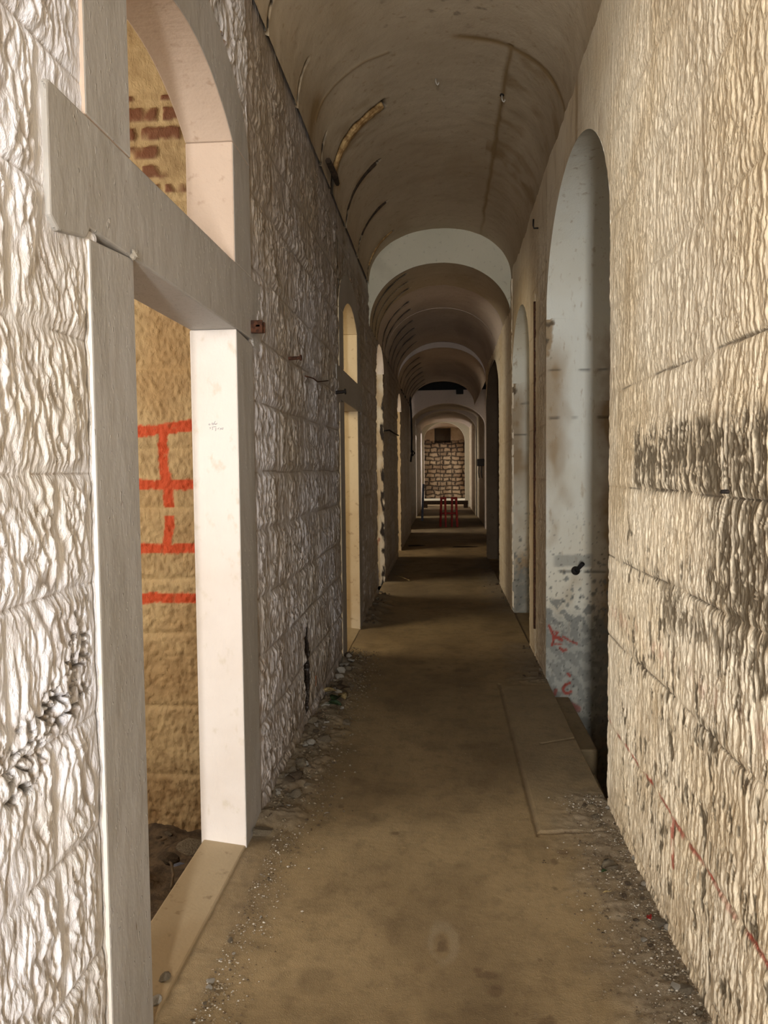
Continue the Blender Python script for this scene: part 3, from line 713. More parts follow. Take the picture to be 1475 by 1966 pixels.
# ------------------------------------------------------------------ side room behind the first doorway
rm = MB()
ZG = np.array([-.6, -.3, .05, .40, .78, 1.06, 1.42, 1.72, 2.12, 2.55, 2.95, 3.35, 4.4])
def gold_wall(x0, x1, z0, z1, Yw, nx, nz):
    xs = np.linspace(x0, x1, nx); zs = np.linspace(z0, z1, nz)
    X, Z = np.meshgrid(xs, zs, indexing='ij'); m = np.zeros(X.shape+(4,))
    dz, dx, k = joints(X, Z, ZG, .75, 601, .010)
    dj = np.minimum(dz, dx)
    h = .5+.5*fbm(X*17, Z*15, 602, 4); h2 = np.abs(pn(X*26+Z*9, Z*18, 603))
    boss = ss(.003, .03, dj)
    d = (.35+.65*boss)*(.012*h+.007*np.clip(h2*1.6, 0, 1)+.006*fbm(X*60, Z*50, 609, 2))-.004*(1-ss(.002, .007, dj))
    m[..., 0] = np.clip(1.05-1.6*h, 0, 1)*.7*boss+.30*(1-ss(.2, 1.1, Z+.2*fbm(X*3, Z*3, 611)))+.4*(1-ss(-.05, .18, Z+.1*fbm(X*6, Z*6, 612)))
    # painted red lines
    n = .012*fbm(X*9, Z*9, 604, 2)+.006*fbm(X*45, Z*45, 605, 2)
    red = np.zeros_like(X)
    for (zc, w, xa, xb, sl) in RED_H: red = np.maximum(red, (1-ss(w*.85, w*1.1, np.abs(Z-zc-sl*(X+1.2)+n)))*(X > xa)*(X < xb))
    for (xc, w, za, zb_) in RED_V:
        wob = .012*np.sin((Z-1.2)*9)
        br = ss(.15, .22, np.abs(Z-1.235))          # gap where the paint ran out
        red = np.maximum(red, (1-ss(w*.8, w*1.1, np.abs(X-xc-wob+n)))*(Z > za)*(Z < zb_)*(np.abs(Z-GAPZ) > .022))
    m[..., 2] = red*(.80+.2*(h > .35))
    # brick courses showing above the block work
    kb = np.floor(Z/.092); fz = Z/.092-kb; fx = np.mod(X/.23+.5*np.mod(kb, 2), 1)
    ed = np.minimum(np.minimum(fz, 1-fz)*.092, np.minimum(fx, 1-fx)*.23)
    brk = ss(.012, .02, ed+.01*fbm(X*20, Z*20, 606))*(Z > 2.98)*(Z < 3.45)*ss(-.25, .05, fbm(X*6, Z*4, 607))
    m[..., 1] = brk*.85
    d = np.where((Z > 2.98), .004+.012*brk+.006*h, d)
    # dark holes
    hole = ss(.0, .4, 1-np.sqrt(((X+1.03)/.05)**2+((Z-2.02)/.12)**2)+.6*(h-.5)); m[..., 3] = hole*.8; d = d-.02*hole
    hole = ss(.0, .4, 1-np.sqrt(((X+1.02)/.03)**2+((Z-.30)/.07)**2)+.4*(h-.5)); m[..., 3] = np.maximum(m[..., 3], hole*.9)
    rm.grid(np.stack([X, Yw-d, Z], -1), m, 0)
YW = 3.85
def onY(px, py, Y):
    r = CM.T@np.array([px-CX, CY-py, -F]); t = Y/r[1]; return t*r[0], EYE+t*r[2]
RED_H = []
for (py, w) in ((815, .034), (931, .034), (1054, .034), (1149, .034)):
    x, z = onY(325, py, YW-.02); RED_H.append((z, w*.8, -2.6, 0, .10 if py == 815 else 0))
xv, zt_ = onY(315, 815, YW-.02); _, zb2 = onY(315, 1054, YW-.02); _, GAPZ = onY(315, 982, YW-.02)
RED_V = [(xv, .026, zb2, zt_)]
gold_wall(-2.2, -.87, -.30, 4.3, YW, 190, 560)
rm.plane((-4.0, YW, -.3), (-2.2, YW, -.3), (-2.2, YW, 4.3), (-4.0, YW, 4.3), 1)
tag(rm.build('wall_room', [M['gold_stone'], M['room']]), 'ochre block wall with red painted lines seen through the first doorway', 'wall', kind='structure')
sh = MB()
# shell of the side rooms and everything the passage is built into
sh.plane((-4.0, -.6, -.3), (-4.0, 3.9, -.3), (-4.0, 3.9, 4.3), (-4.0, -.6, 4.3), 0)
sh.plane((-4.0, -.6, -.3), (-1.05, -.6, -.3), (-1.05, -.6, 4.3), (-4.0, -.6, 4.3), 0)
sh.plane((-4.0, -.6, 4.3), (-.9, -.6, 4.3), (-.9, 3.9, 4.3), (-4.0, 3.9, 4.3), 0)
for a, b in ((3.95, 9.2), (9.2, 12.8), (12.8, 18), (18, 24), (24, 30), (30, 34.6), (34.6, 38.2)):
    sh.plane((-3.1, a, -.3), (-3.1, b, -.3), (-3.1, b, 4.3), (-3.1, a, 4.3), 0)
    sh.plane((-3.1, b, -.3), (-1.0, b, -.3), (-1.0, b, 4.3), (-3.1, b, 4.3), 0)
    sh.plane((-3.1, a, -.02), (-1.0, a, -.02), (-1.0, b, -.02), (-3.1, b, -.02), 0)
sh.plane((3.0, 34.6, -.1), (3.0, 38.2, -.1), (3.0, 38.2, 4.3), (3.0, 34.6, 4.3), 0)
sh.plane((1.1, 34.6, -.1), (3.0, 34.6, -.1), (3.0, 34.6, 4.3), (1.1, 34.6, 4.3), 0)
sh.plane((1.05, 34.6, -.02), (3.0, 34.6, -.02), (3.0, 38.2, -.02), (1.05, 38.2, -.02), 0)
tag(sh.build('wall_outer', M['room']), 'walls of the side rooms', 'wall', kind='structure')
ou = MB()
ou.box(-4.6, 3.4, -2.6, 38.8, -1.2, 5.2, 0)  # added outer box, unseen, stops sky light leaking in
# leave the entrance side open: drop its face
ou.v.pop(0); ou.f.pop(0); ou.m.pop(0); ou.mi.pop(0); ou.n -= 4
ou.f = [q-4 for q in ou.f]
for (x0, x1, z0, z1) in ((-4.6, -.20, -1.2, 5.2), (.08, 3.4, -1.2, 5.2), (-.20, .08, 2.9, 5.2), (-.20, .08, -1.2, 0)):
    ou.plane((x0, -2.45, z0), (x1, -2.45, z0), (x1, -2.45, z1), (x0, -2.45, z1), 0)  # entrance slot narrowed to shape the light into the niche
tag(ou.build('wall_light_box', M['dark']), 'added unseen box around the passage, keeping sky light out', 'wall', kind='structure')
# earth floor of the side room, sunk below the threshold
rg = MB(); xs = np.linspace(-4, -1.03, 120); ys = np.linspace(-.6, 3.9, 160); X, Y = np.meshgrid(xs, ys, indexing='ij')
rg.grid(np.stack([X, Y, -.24+.06*fbm(X*4, Y*4, 701, 4)+.02*fbm(X*15, Y*15, 702, 2)], -1), None, 0)
tag(rg.build('floor_room', M['brownrock']), 'earth floor strewn with rubble in the side room', 'floor', kind='structure')

# ------------------------------------------------------------------ end wall
ew = MB(); xs = np.linspace(-1.1, 1.15, 150); zs = np.linspace(-.02, 4.1, 270); X, Z = np.meshgrid(xs, zs, indexing='ij')
CRS = .205
zz = Z+.075*fbm(X*2.2, Z*1.6, 801, 2); kc = np.floor(zz/CRS); fz = zz/CRS-kc
L = .28+.2*rnd(kc, 803); xx = X+rnd(kc, 804)*.5+.05*fbm(X*6, Z*6, 805); kx = np.floor(xx/L); fx = xx/L-kx
ed = np.minimum(np.minimum(fz, 1-fz)*CRS, np.minimum(fx, 1-fx)*L)
st_ = ss(.010, .045, ed+.030*fbm(X*7, Z*9, 806)); up = ss(2.95, 3.05, Z+.15*fbm(X*3, X*0, 807))
m = np.zeros(X.shape+(4,)); m[..., 3] = (1-st_)*(1-up)*.85
m[..., 0] = (1-up)*(.75*rnd(kc*31+kx, 808)**1.2+.35*(Z < 1.0)*(X < .2))
m[..., 0] = np.clip(m[..., 0]+.6*ss(2.6, 2.95, Z)*(1-up), 0, 1)
j = np.minimum(np.abs(X+.18), np.abs(X-.36)); m[..., 3] = np.maximum(m[..., 3], (1-ss(.01, .03, j))*(1-up)*.8)
win = (X > -.46)*(X < .33)*(Z > 2.92)*(Z < 3.62)
P = np.stack([X, 38.0-.05*st_*(1-up)+.3*win, Z], -1); m[..., 3] = np.where(win, .8, m[..., 3])
ew.grid(P, m, 0)
tag(ew.build('wall_end', M['rubble']), 'rubble stone wall closing the far end of the passage', 'wall', kind='structure')
bm = bmesh.new(); bbox(bm, -1.0, 1.06, 36.9, 37.95, 0, .22)
tag(bm_obj('trim_6', bm, M['pale_face'], bevel=.02), 'pale step at the foot of the end wall', 'step', kind='structure')

# ------------------------------------------------------------------ things: placing by real position
def on_x(px, py, X):
    r = CM.T@np.array([px-CX, CY-py, -F]); t = X/r[0]; return Vector((X, t*r[1], EYE+t*r[2]))
def on_floor(px, py, z=0.):
    r = CM.T@np.array([px-CX, CY-py, -F]); t = (z-EYE)/r[2]; return Vector((t*r[0], t*r[1], z))
def on_vault(px, py, f=F1):
    r = CM.T@np.array([px-CX, CY-py, -F]); a = np.linspace(.01, .99, 400); vx, vz = f(a)
    for t in np.linspace(1e-3, .02, 20000):
        x, z = t*r[0], EYE+t*r[2]
        if vx[0] < x < vx[-1] and z > np.interp(x, vx, vz): return Vector((x, t*r[1], z))
    return None

# timber laths left in the vault chases
def lath(pts, w, h, mat, label, name='timber_lath'):
    bm = bmesh.new(); pts = [Vector(p) for p in pts]; rows = []
    for i, p in enumerate(pts):
        out = Vector((p.x-VC, 0, p.z-3.4)).normalized(); yv = Vector((0, 1, 0))
        k = w*(.75+.35*math.sin(i*1.7)**2)*(.55 if i in (0, len(pts)-1) else 1)
        rows.append([bm.verts.new(p+yv*k*a+out*b) for a, b in ((-.5, h), (-.5, -h*.4), (-.2, -h*.75), (.2, -h*.7), (.5, -h*.4), (.5, h))])
    for r0, r1 in zip(rows, rows[1:]):
        for k in range(6): bm.faces.new((r0[k], r0[(k+1) % 6], r1[(k+1) % 6], r1[k]))
    bm.faces.new(rows[0][::-1]); bm.faces.new(rows[-1]); bmesh.ops.recalc_face_normals(bm, faces=bm.faces)
    c = pts[len(pts)//2]; bm.transform(Matrix.Translation(-c))
    o = bm_obj(name, bm, M[mat], smooth=False); o.location = c
    return tag(o, label, 'timber lath', 'timber laths in the vault')
def vault_curve(yc, x1, x0, n=14, dz=.0, f=F1):
    a = np.linspace(0.001, .5, 400); vx, vz = f(a); out = []
    for x in np.linspace(-x1, -x0, n):
        yy = yc+.28*min(1, max(0, (-x-x1)/.45))*.8
        out.append((x, yy, float(np.interp(x, vx, vz))+dz))
    return out
lath(vault_curve(5.835, .43, .82), .085, .024, 'wood', 'broad pale timber lath laid bare in the vault, longest of them')
lath(vault_curve(6.755, .56, .82), .035, .012, 'darkwood', 'dark narrow lath in the slot beyond the broad pale one')
lath(vault_curve(7.735, .55, .80), .028, .010, 'darkwood', 'thin dark lath in the third slot of the vault')
lath(vault_curve(8.655, .55, .82), .034, .012, 'wood', 'pale lath in the slot just before the pale step in the vault')
bm = bmesh.new(); p0 = on_vault(622, 303); p1 = on_vault(643, 348)
tube(bm, [p0+Vector((.03, 0, -.02)), (p0+p1)/2+Vector((.035, 0, -.03)), p1+Vector((.02, 0, -.02))], [.022, .025, .018], 6)
tag(bm_obj('timber_lath', bm, M['darkwood']), 'short charred stick slanting below the broad pale lath', 'timber lath', 'timber laths in the vault')

# iron hooks hanging from the vault
for (px, py, lab) in ((837, 150, 'small pale metal hook in the crown of the vault'), (964, 183, 'small metal hook beside the brown stain line on the vault')):
    p = on_vault(px, py); bm = bmesh.new()
    r = bmesh.ops.create_cone(bm, cap_ends=True, segments=14, radius1=.016, radius2=.012, depth=.012)
    bmesh.ops.translate(bm, verts=r['verts'], vec=(0, 0, .0))
    o = empty('ceiling_hook', p+Vector((0, 0, .004))); tag(o, lab, 'hook', 'hooks in the vault')
    bm_obj('mounting_plate', bm, M['iron'], o, True)
    bm = bmesh.new(); tube(bm, [(0, 0, 0), (0, 0, -.03), (.006, 0, -.045), (.014, 0, -.05), (.02, 0, -.042), (.02, 0, -.034)], .0055, 8)
    bm_obj('hook', bm, M['palerock'], o, True)

# iron in the walls
def pin(name, p, d, rad, mat, label, cat, head=True, grp=None):
    bm = bmesh.new(); d = Vector(d)
    tube(bm, [-d*.5, d*.5, d], [rad, rad, rad*.9], 10)
    o = bm_obj(name, bm, M[mat], smooth=False); o.location = p
    if head:
        bm = bmesh.new(); dn = d.normalized(); tube(bm, [d*.92, d*1.12], [rad*1.7, rad*1.5], 10); h = bm_obj('head', bm, M[mat], o)
    return tag(o, label, cat, grp)
p = on_x(497, 628, -.815)
o = tag(empty('iron_clamp', p), 'rusty iron clamp on the far jamb of the nearest doorway', 'clamp')
bm = bmesh.new(); bbox(bm, -.03, .022, -.028, -.012, -.03, .026); bm_obj('leg', bm, M['rust'], o, bevel=.003)
bm = bmesh.new(); bbox(bm, -.03, .022, .022, .038, -.022, .026); bm_obj('leg', bm, M['rust'], o, bevel=.003)
bm = bmesh.new(); bbox(bm, -.01, .014, -.028, .055, -.006, .008); bm_obj('crossbar', bm, M['rust'], o, bevel=.003)
pin('iron_pin', on_x(562, 688, -.825), (.045, -.004, .002), .010, 'rust', 'rusty iron pin sticking out of the rough left wall between the doorways', 'pin')
pin('iron_pin', on_x(651, 753, -.82), (.05, 0, .004), .014, 'iron', 'dark iron pin beside the lintel of the second left doorway', 'pin')
pin('iron_nail', on_x(1396, 944, .757), (-.016, 0, 0), .006, 'iron', 'black nail head in the joint of the near right wall', 'nail', False)
# wire stub
bm = bmesh.new(); a = on_x(586, 722, -.822); b = on_x(610, 733, -.822); c = on_x(630, 731, -.815)
tube(bm, [a, (a+b)/2+Vector((.01, 0, .004)), b, c], .004, 6); bm.transform(Matrix.Translation(-a))
tag(bm_obj('wire_stub', bm, M['rust'], smooth=True), 'thin bent wire stub on the left wall before the second doorway', 'wire').location = a
# black peg in the niche jamb
r = CM.T@np.array([1106-CX, CY-1096, -F]); t = 5.90/r[1]; pj = Vector((t*r[0], 5.905, EYE+t*r[2]))
o = tag(empty('iron_peg', pj), 'black iron peg jutting from the pale jamb of the first right niche', 'peg')
bm = bmesh.new(); tube(bm, [(0, .03, -.01), (.012, -.05, .025), (.034, -.10, .065)], [.016, .015, .017], 10); bm_obj('shank', bm, M['black'], o, True)
bm = bmesh.new(); tube(bm, [(0, .006, 0), (.001, -.008, .002)], [.034, .03], 14); bm_obj('collar', bm, M['iron'], o, True)
# small hook on the right pier
pk = on_x(1034, 438, .75); bm = bmesh.new(); tube(bm, [(0, 0, 0), (-.035, 0, 0), (-.04, 0, .02), (-.038, 0, .07)], .007, 8)
tag(bm_obj('iron_hook', bm, M['iron'], smooth=True), 'small black hook above the chase on the right pier', 'hook').location = pk
# conduit in the chase
bm = bmesh.new(); tube(bm, [(.755, 6.62+.01*math.sin(z*2), z) for z in np.linspace(.25, 2.98, 16)], .010, 8)
tag(bm_obj('conduit', bm, M['rust'], smooth=True), 'thin rusty conduit running down the right pier between the niches', 'pipe')
# clay pipe showing in the crack
pc = on_x(599, 1316, -.875); bm = bmesh.new(); tube(bm, [(0, 0, -.065), (0, 0, .065)], [.030, .030], 14)
tag(bm_obj('clay_pipe', bm, M['clay'], smooth=True), 'short terracotta pipe showing in the crack low in the left wall', 'pipe').location = pc
# white wad in the joint beside the lintel
bm = bmesh.new(); bmesh.ops.create_icosphere(bm, subdivisions=2, radius=.011)
for v in bm.verts: v.co *= 1+.35*math.sin(v.co.x*400+v.co.z*300); v.co.z *= 1.2
tag(bm_obj('paper_wad', bm, M['palerock']), 'small white wad stuck under the near end of the lintel', 'wad').location = on_x(259, 489, -.835)

# ------------------------------------------------------------------ rubble
def rock_mesh(seed, flat=.6, sub=2):
    bm = bmesh.new(); bmesh.ops.create_icosphere(bm, subdivisions=sub, radius=1)
    rg = random.Random(seed); pl = [(Vector((rg.gauss(0, 1), rg.gauss(0, 1), rg.gauss(0, 1))).normalized(), rg.uniform(.45, .85)) for _ in range(9)]
    for v in bm.verts:
        for n, dd in pl:
            k = v.co.dot(n)
            if k > dd: v.co -= n*(k-dd)
        v.co *= 1+.06*rg.uniform(-1, 1); v.co.z *= flat
    me = bpy.data.meshes.new('stone'); bm.to_mesh(me); bm.free(); return me
ROCKS = {}
for mat in ('rock', 'palerock', 'brownrock'):
    ROCKS[mat] = []
    for i in range(5):
        me = rock_mesh(i*7+len(mat), .55+.08*i); me.materials.append(M[mat]); ROCKS[mat].append(me)
def stone(x, y, size, mat, label, group, z=0., name='stone', cat='stone'):
    o = bpy.data.objects.new(name, random.choice(ROCKS[mat])); COL.objects.link(o)
    s = size*.5; o.scale = (s*random.uniform(.8, 1.25), s*random.uniform(.8, 1.2), s*random.uniform(.75, 1.0))
    o.rotation_euler = (random.uniform(-.3, .3), random.uniform(-.3, .3), random.uniform(0, 6.28))
    o.location = (x, y, z+s*.34)
    return tag(o, label, cat, group)
def floor_lift(x, y):
    el = max(0, 1-max(0, (x-XL-.05))/.21); er = max(0, 1-max(0, (XR-x-.08))/.26); return .014*max(el, er)+(.022*max(0, el)**2 if 3.3 < y < 10 else 0)
# larger pieces that can be told apart
for (px, py, sz, mat, lab) in (
    (505, 1608, .085, 'rock', 'flat grey stone at the far foot of the nearest left door jamb'),
    (662, 1283, .12, 'rock', 'grey block at the foot of the second left doorway, largest there'),
    (655, 1302, .10, 'palerock', 'pale angular stone in front of the grey block by the second left doorway'),
    (598, 1400, .09, 'rock', 'rounded grey stone under the crack in the left wall'),
    (586, 1412, .07, 'brownrock', 'brown stone leaning beside the rounded grey one under the crack'),
    (541, 1508, .06, 'rock', 'grey stone halfway along the foot of the left wall'),
    (699, 1178, .12, 'rock', 'flat stone beyond the second left doorway'),
    (716, 1150, .10, 'rock', 'last sizeable stone along the left wall before the third opening'),
    (1219, 1658, .034, 'palerock', 'white chip against the foot of the near right wall'),
    (1236, 1705, .026, 'palerock', 'second white chip nearer along the right wall foot'),
    (1266, 1782, .052, 'rock', 'smooth grey stone in the litter of the right wall'),
    (1284, 1790, .034, 'palerock', 'white chip touching the smooth grey stone by the right wall'),
    (1300, 1905, .040, 'palerock', 'white chip nearest the camera at the right wall'),
    (1316, 1912, .050, 'rock', 'flat grey stone nearest the camera at the right wall'),
    (1142, 1575, .036, 'rock', 'small stone by the corner of the first right niche'),
    (1168, 1558, .030, 'palerock', 'white chip on the corner of the sunken niche'),
    (325, 1668, .10, 'brownrock', 'brown block on the earth behind the nearest threshold'),
    (372, 1655, .16, 'rock', 'large slab of rubble behind the far end of the nearest threshold'),
    (316, 1890, .05, 'rock', 'grey lump at the near end of the nearest threshold'),
    (297, 1935, .045, 'palerock', 'pale lump where the nearest jamb meets the floor')):
    p = on_floor(px, py, -.18 if px in (325, 372) else 0)
    stone(p.x, p.y, sz, mat, lab, 'larger stones', p.z+floor_lift(p.x, p.y))
rr = random.Random(3)
def scatter(n, yr, xf, smin, smax, label, group, mats, pw=1.):
    k = 0
    while k < n:
        y = yr[0]+(yr[1]-yr[0])*rr.random()**pw; x = xf(y); s = smin*(smax/smin)**(rr.random()**1.6)
        stone(x, y, s, rr.choice(mats), label, group, floor_lift(x, y)); k += 1
LW = lambda y: XL+.02+abs(rr.gauss(0, .06))
RW = lambda y: XR-.02-abs(rr.gauss(0, .085))
scatter(122, (3.45, 6.6), LW, .020, .085, 'small grey stone in the rubble along the left wall between the first two doorways', 'small stones between the left doorways', ('rock', 'rock', 'brownrock', 'palerock'), .9)
scatter(32, (7.9, 10.0), LW, .02, .08, 'small stone at the wall foot beyond the second left doorway', 'small stones beyond the second left doorway', ('rock', 'brownrock'))
scatter(18, (2.1, 3.15), lambda y: XL+.10+abs(rr.gauss(0, .04)), .008, .026, 'crumb of stone in the groove before the nearest threshold', 'crumbs along the nearest threshold', ('rock', 'palerock'))
scatter(42, (1.95, 3.7), RW, .008, .030, 'small stone crumb in the litter along the near right wall', 'crumbs along the near right wall', ('rock', 'palerock', 'brownrock', 'rock'), .8)
scatter(18, (5.95, 7.0), lambda y: XR-.01-abs(rr.gauss(0, .09)), .015, .05, 'small stone at the foot of the right pier between the niches', 'stones at the right pier', ('rock', 'brownrock'))
scatter(16, (8.8, 10.9), lambda y: XR-.01-abs(rr.gauss(0, .09)), .015, .06, 'small stone at the foot of the pier beyond the second right niche', 'stones at the far right pier', ('rock', 'brownrock'))
def room_y(): return rr.uniform(2.2, 3.75)
for k in range(30):
    y = room_y(); x = -1.10-abs(rr.gauss(0, .30))
    stone(x, y, rr.uniform(.015, .06), rr.choice(('brownrock', 'brownrock', 'rock')), 'brown rubble stone on the earth floor behind the nearest threshold', 'rubble in the side room', -.22)
# fine grit: nobody could count it
def grit(name, n, xf, yr, smin, smax, mats, label):
    V, Q = [], []
    base = np.array([(1, 0, 0), (0, 1, 0), (-1, 0, 0), (0, -1, 0), (0, 0, .9), (0, 0, -.6)], float)
    tri = [(0, 1, 4), (1, 2, 4), (2, 3, 4), (3, 0, 4), (1, 0, 5), (2, 1, 5), (3, 2, 5), (0, 3, 5)]
    mi = []
    for i in range(n):
        y = rr.uniform(*yr); x = xf(y); s = smin*(smax/smin)**(rr.random()**2); a = rr.uniform(0, 6.28)
        ca, sa = math.cos(a), math.sin(a); b = base*np.array([s*rr.uniform(.7, 1.4), s, s*rr.uniform(.5, .9)])
        b = np.stack([b[:, 0]*ca-b[:, 1]*sa+x, b[:, 0]*sa+b[:, 1]*ca+y, b[:, 2]+floor_lift(x, y)+s*.3], 1)
        o = len(V)*6; V.append(b); Q += [(p+o, q+o, r+o) for p, q, r in tri]; mi += [rr.randrange(len(mats))]*8
    me = bpy.data.meshes.new(name); me.from_pydata(np.concatenate(V).tolist(), [], Q)
    for k in mats: me.materials.append(M[k])
    me.polygons.foreach_set('material_index', mi)
    o = bpy.data.objects.new(name, me); COL.objects.link(o)
    return tag(o, label, 'gravel', kind='stuff')
grit('gravel', 5000, lambda y: XR-.01-abs(rr.gauss(0, .12)), (1.9, 3.8), .0015, .0065, ('rock', 'rock', 'palerock', 'brownrock', 'brownrock'), 'grey grit strewn along the foot of the near right wall')
grit('gravel', 3500, lambda y: XL+.01+abs(rr.gauss(0, .13)), (3.4, 6.8), .0025, .011, ('rock', 'rock', 'brownrock'), 'grey grit strewn along the foot of the left wall between the doorways')
grit('gravel', 1400, lambda y: XL+.09+abs(rr.gauss(0, .08)), (2.0, 3.4), .0015, .006, ('rock', 'palerock', 'brownrock'), 'pale grit in the groove along the nearest threshold')
grit('gravel', 260, lambda y: rr.uniform(-.45, .45), (1.9, 6.5), .001, .0035, ('palerock', 'rock', 'brownrock'), 'stray specks of grit across the open floor')

# leaves, scraps and twigs
def leaf(p, ln, wd, ang, mat, label, group=None):
    bm = bmesh.new(); n = 8; rows = []
    for i in range(n+1):
        t = i/n; w = wd*math.sin(math.pi*min(1, t*.96+.02))**.8; c = .25*ln*math.sin(t*3.0)
        rows.append([bm.verts.new((ln*(t-.5), w*k, .004+c*.25+abs(k)*w*.5)) for k in (-1, 0, 1)])
    for a, b in zip(rows, rows[1:]):
        for k in range(2): bm.faces.new((a[k], b[k], b[k+1], a[k+1]))
    r = bmesh.ops.solidify(bm, geom=bm.faces[:], thickness=.0008)
    o = bm_obj('leaf', bm, M[mat], smooth=True); o.location = p+Vector((0, 0, floor_lift(p.x, p.y))); o.rotation_euler = (0, 0, ang)
    bm = bmesh.new(); tube(bm, [(ln*.48, 0, .008), (ln*.62, .004, .006), (ln*.8, .01, .003)], .0008, 5); bm_obj('stem', bm, M[mat], o)
    return tag(o, label, 'leaf', group)
leaf(on_floor(1161, 1680), .030, .010, .6, 'leaf', 'small green leaf at the edge of the litter by the right wall')
leaf(on_floor(1165, 1720), .030, .006, .2, 'dryleaf', 'yellow dry leaf sliver on the floor by the right wall')
leaf(on_floor(1172, 1672), .075, .030, .3, 'rock', 'broad curled grey leaf lying beside the green one')
for k, (px, py, a, m_, lab) in enumerate(((632, 1340, .4, 'dryleaf', 'brown curled leaf at the top of the leaf heap by the left wall'), (645, 1350, 1.4, 'leaf', 'dull green leaf in the heap by the left wall'), (655, 1345, 2.2, 'dryleaf', 'dry leaf on the outer side of the heap by the left wall'), (640, 1362, 2.9, 'leaf', 'green leaf nearest the camera in the heap by the left wall'), (660, 1330, .9, 'brownrock', 'dark brown leaf behind the heap by the left wall'))):
    leaf(on_floor(px, py, .02), .12, .04, a, m_, lab, 'leaf heap by the left wall')
def scrap(px, py, ln, wd, mat, label, ang, name='scrap', cat='scrap', z=0.):
    p = on_floor(px, py, z); bm = bmesh.new()
    vs = [bm.verts.new((ln*x, wd*y, .002+.006*abs(math.sin(x*5+y*3)))) for x, y in ((-.5, -.4), (-.1, -.5), (.45, -.3), (.5, .2), (.1, .5), (-.4, .4))]
    bm.faces.new(vs); bmesh.ops.solidify(bm, geom=bm.faces[:], thickness=.002)
    o = bm_obj(name, bm, M[mat]); o.location = p+Vector((0, 0, floor_lift(p.x, p.y))); o.rotation_euler = (0, 0, ang); return tag(o, label, cat)
scrap(1247, 1770, .035, .018, 'red', 'red plastic scrap in the litter by the right wall', 1.2)
scrap(628, 1563, .030, .014, 'palerock', 'pale paper scrap on the floor left of the middle', .4)
scrap(1158, 1797, .012, .005, 'black', 'tiny black scrap on the floor left of the right wall litter', .3)
scrap(893, 1050, .55, .22, 'darkwood', 'dark flat board lying across the passage floor beyond the third opening', .05, 'board', 'board')
scrap(800, 1048, .40, .30, 'darkwood', 'dark scrap of board on the left side of the far floor', .3, 'board', 'board')
scrap(344, 1668, .05, .03, 'greypaint', 'blue scrap among the rubble behind the threshold', .5, z=-.10)
def twig(pts, rad, label, mat='dryleaf'):
    bm = bmesh.new(); tube(bm, pts, rad, 5); o = bm_obj('twig', bm, M[mat], smooth=True); return tag(o, label, 'twig')
a, b, c = on_floor(755, 1104, .01), on_floor(772, 1108, .012), on_floor(786, 1114, .01)
twig([a, b, c], .008, 'straw coloured twig lying on the lit floor beyond the third opening')
a, b, c = on_floor(326, 1655, -.05), on_floor(333, 1680, -.05), on_floor(329, 1705, -.06)
twig([a, (a+b)/2+Vector((0, 0, .02)), b, c], .006, 'thin twig lying over the rubble behind the nearest threshold', 'brownrock')

# ------------------------------------------------------------------ things far down the passage
o = tag(empty('trestle', (.12, 21.9, 0)), 'faded red trestle standing in the middle of the far passage', 'trestle')
def beam(bm, a, b, w):
    a, b = Vector(a), Vector(b); d = (b-a); q = d.to_track_quat('Z', 'Y').to_matrix().to_4x4()
    r = bmesh.ops.create_cube(bm, size=1); bmesh.ops.scale(bm, vec=(w, w, d.length), verts=r['verts'])
    bmesh.ops.transform(bm, matrix=Matrix.Translation((a+b)/2)@q, verts=r['verts'])
for s in (-1, 1):
    for t_ in (-1, 1):
        bm = bmesh.new(); beam(bm, (s*.16+t_*.075, -.12*t_, 0), (s*.15+t_*.055, -.02*t_, .80), .055); bm_obj('leg', bm, M['red'], o, bevel=.006)
    bm = bmesh.new(); bbox(bm, s*.15-.09, s*.15+.09, -.04, .04, .77, .84); bm_obj('top_rail', bm, M['red'], o, bevel=.01)
bm = bmesh.new(); bbox(bm, -.20, .20, -.025, .025, .36, .41); bm_obj('crossbar', bm, M['red'], o, bevel=.006)
bm = bmesh.new(); beam(bm, (.34, 22.1, 0), (.345, 22.15, .82), .05)
tag(bm_obj('post', bm, M['greypaint'], bevel=.005), 'grey post standing right beside the red trestle', 'post')
bm = bmesh.new(); beam(bm, (-.70, 24.6, 0), (-.66, 24.9, 1.15), .065)
tag(bm_obj('post', bm, M['greypaint'], bevel=.006), 'grey blue post leaning at the left side of the far passage', 'post')
bm = bmesh.new(); bbox(bm, -.90, 1.0, 33.0, 33.10, .14, .30)  # bar drawn in place of the dark riser of a far step
tag(bm_obj('riser_bar', bm, M['darkwood'], bevel=.01), 'dark bar across the far passage standing in for a dark step riser', 'riser_bar')
for (x, lab) in ((-.80, 'left'), (.90, 'right')):
    bm = bmesh.new(); bbox(bm, x-.09, x+.09, 32.98, 33.12, 0, .14)
    tag(bm_obj('bar_block', bm, M['darkwood'], bevel=.01), 'dark block carrying the %s end of the low riser bar' % lab, 'block')
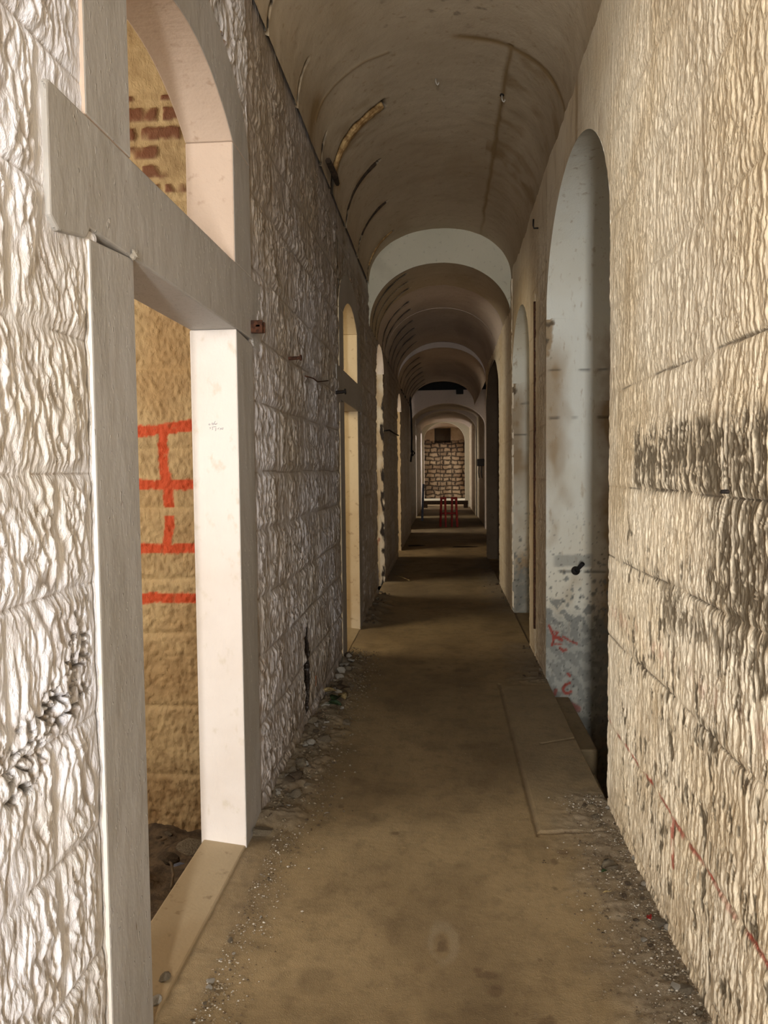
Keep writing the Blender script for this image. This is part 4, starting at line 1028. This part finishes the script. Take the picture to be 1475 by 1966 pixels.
# hanging cable
bm = bmesh.new(); pts = [(-.83, 19.2, 3.55), (-.80, 19.3, 3.0), (-.79, 19.3, 2.4), (-.80, 19.3, 2.05), (-.76, 19.3, 1.95), (-.72, 19.3, 2.02), (-.76, 19.3, 2.08), (-.80, 19.3, 1.98), (-.82, 19.3, 1.8)]
tube(bm, pts, .022, 8)
tag(bm_obj('cable', bm, M['black'], smooth=True), 'black cable hanging down the far left wall to a loop', 'cable')
bm = bmesh.new(); tube(bm, [on_x(738, 827, -.80), on_x(748, 826, -.79), on_x(757, 832, -.79), on_x(765, 836, -.80)], .012, 6)
tag(bm_obj('cable', bm, M['black'], smooth=True), 'short black cable clipped to the left wall beyond the third opening', 'cable')
# lamp box on the far right wall
o = tag(empty('lamp_box', (1.0, 21.7, 1.78)), 'dark box with hanging wires on the far right wall', 'box')
bm = bmesh.new(); bbox(bm, -.09, .10, -.10, .10, -.09, .11); bm_obj('housing', bm, M['iron'], o, bevel=.02)
for dx in (-.05, .03):
    bm = bmesh.new(); tube(bm, [(dx, -.08, -.08), (dx-.01, -.08, -.25), (dx+.01, -.08, -.42)], .014, 6); bm_obj('wire', bm, M['black'], o, True)
# black block painting a shaded notch under the dark gap
bm = bmesh.new(); bbox(bm, .33, .52, 20.9, 21.0, 3.60, 3.76)
tag(bm_obj('notch_block', bm, M['black'], bevel=.01), 'black block standing in for a dark notch below the far vault gap', 'block')
# faint pencilled scribble on the white jamb of the nearest doorway
SCR = [[(380, 480), (430, 460), (470, 490), (430, 520), (385, 500)], [(545, 400), (550, 500), (600, 510), (640, 440), (700, 330)], [(545, 450), (600, 440)], [(640, 440), (690, 500), (740, 430), (700, 500), (760, 480), (790, 430)],
       [(430, 620), (490, 650), (440, 700)], [(530, 620), (590, 600), (560, 680), (590, 730), (545, 740)], [(600, 610), (740, 600)], [(720, 650), (725, 770), (690, 790)], [(780, 690), (850, 700), (870, 630)], [(930, 750), (950, 660)], [(1000, 680), (1080, 640), (1060, 720), (990, 720), (970, 660)]]
door1 = bpy.data.objects['door_1']
bm = bmesh.new(); YJ = C1+.5315
for st in SCR:
    pts = [Vector((lambda r, t: (t*r[0], YJ, EYE+t*r[2]))(*(lambda r: (r, YJ/r[1]))(CM.T@np.array([385+px/24.6-CX, CY-795-py/24.6, -F])))) for px, py in st]
    tube(bm, pts, .0007, 4)
bm.transform(Matrix.Translation((-XL, -C1, 0)))
bm_obj('pencil_scribble', bm, M['greypaint'], door1)
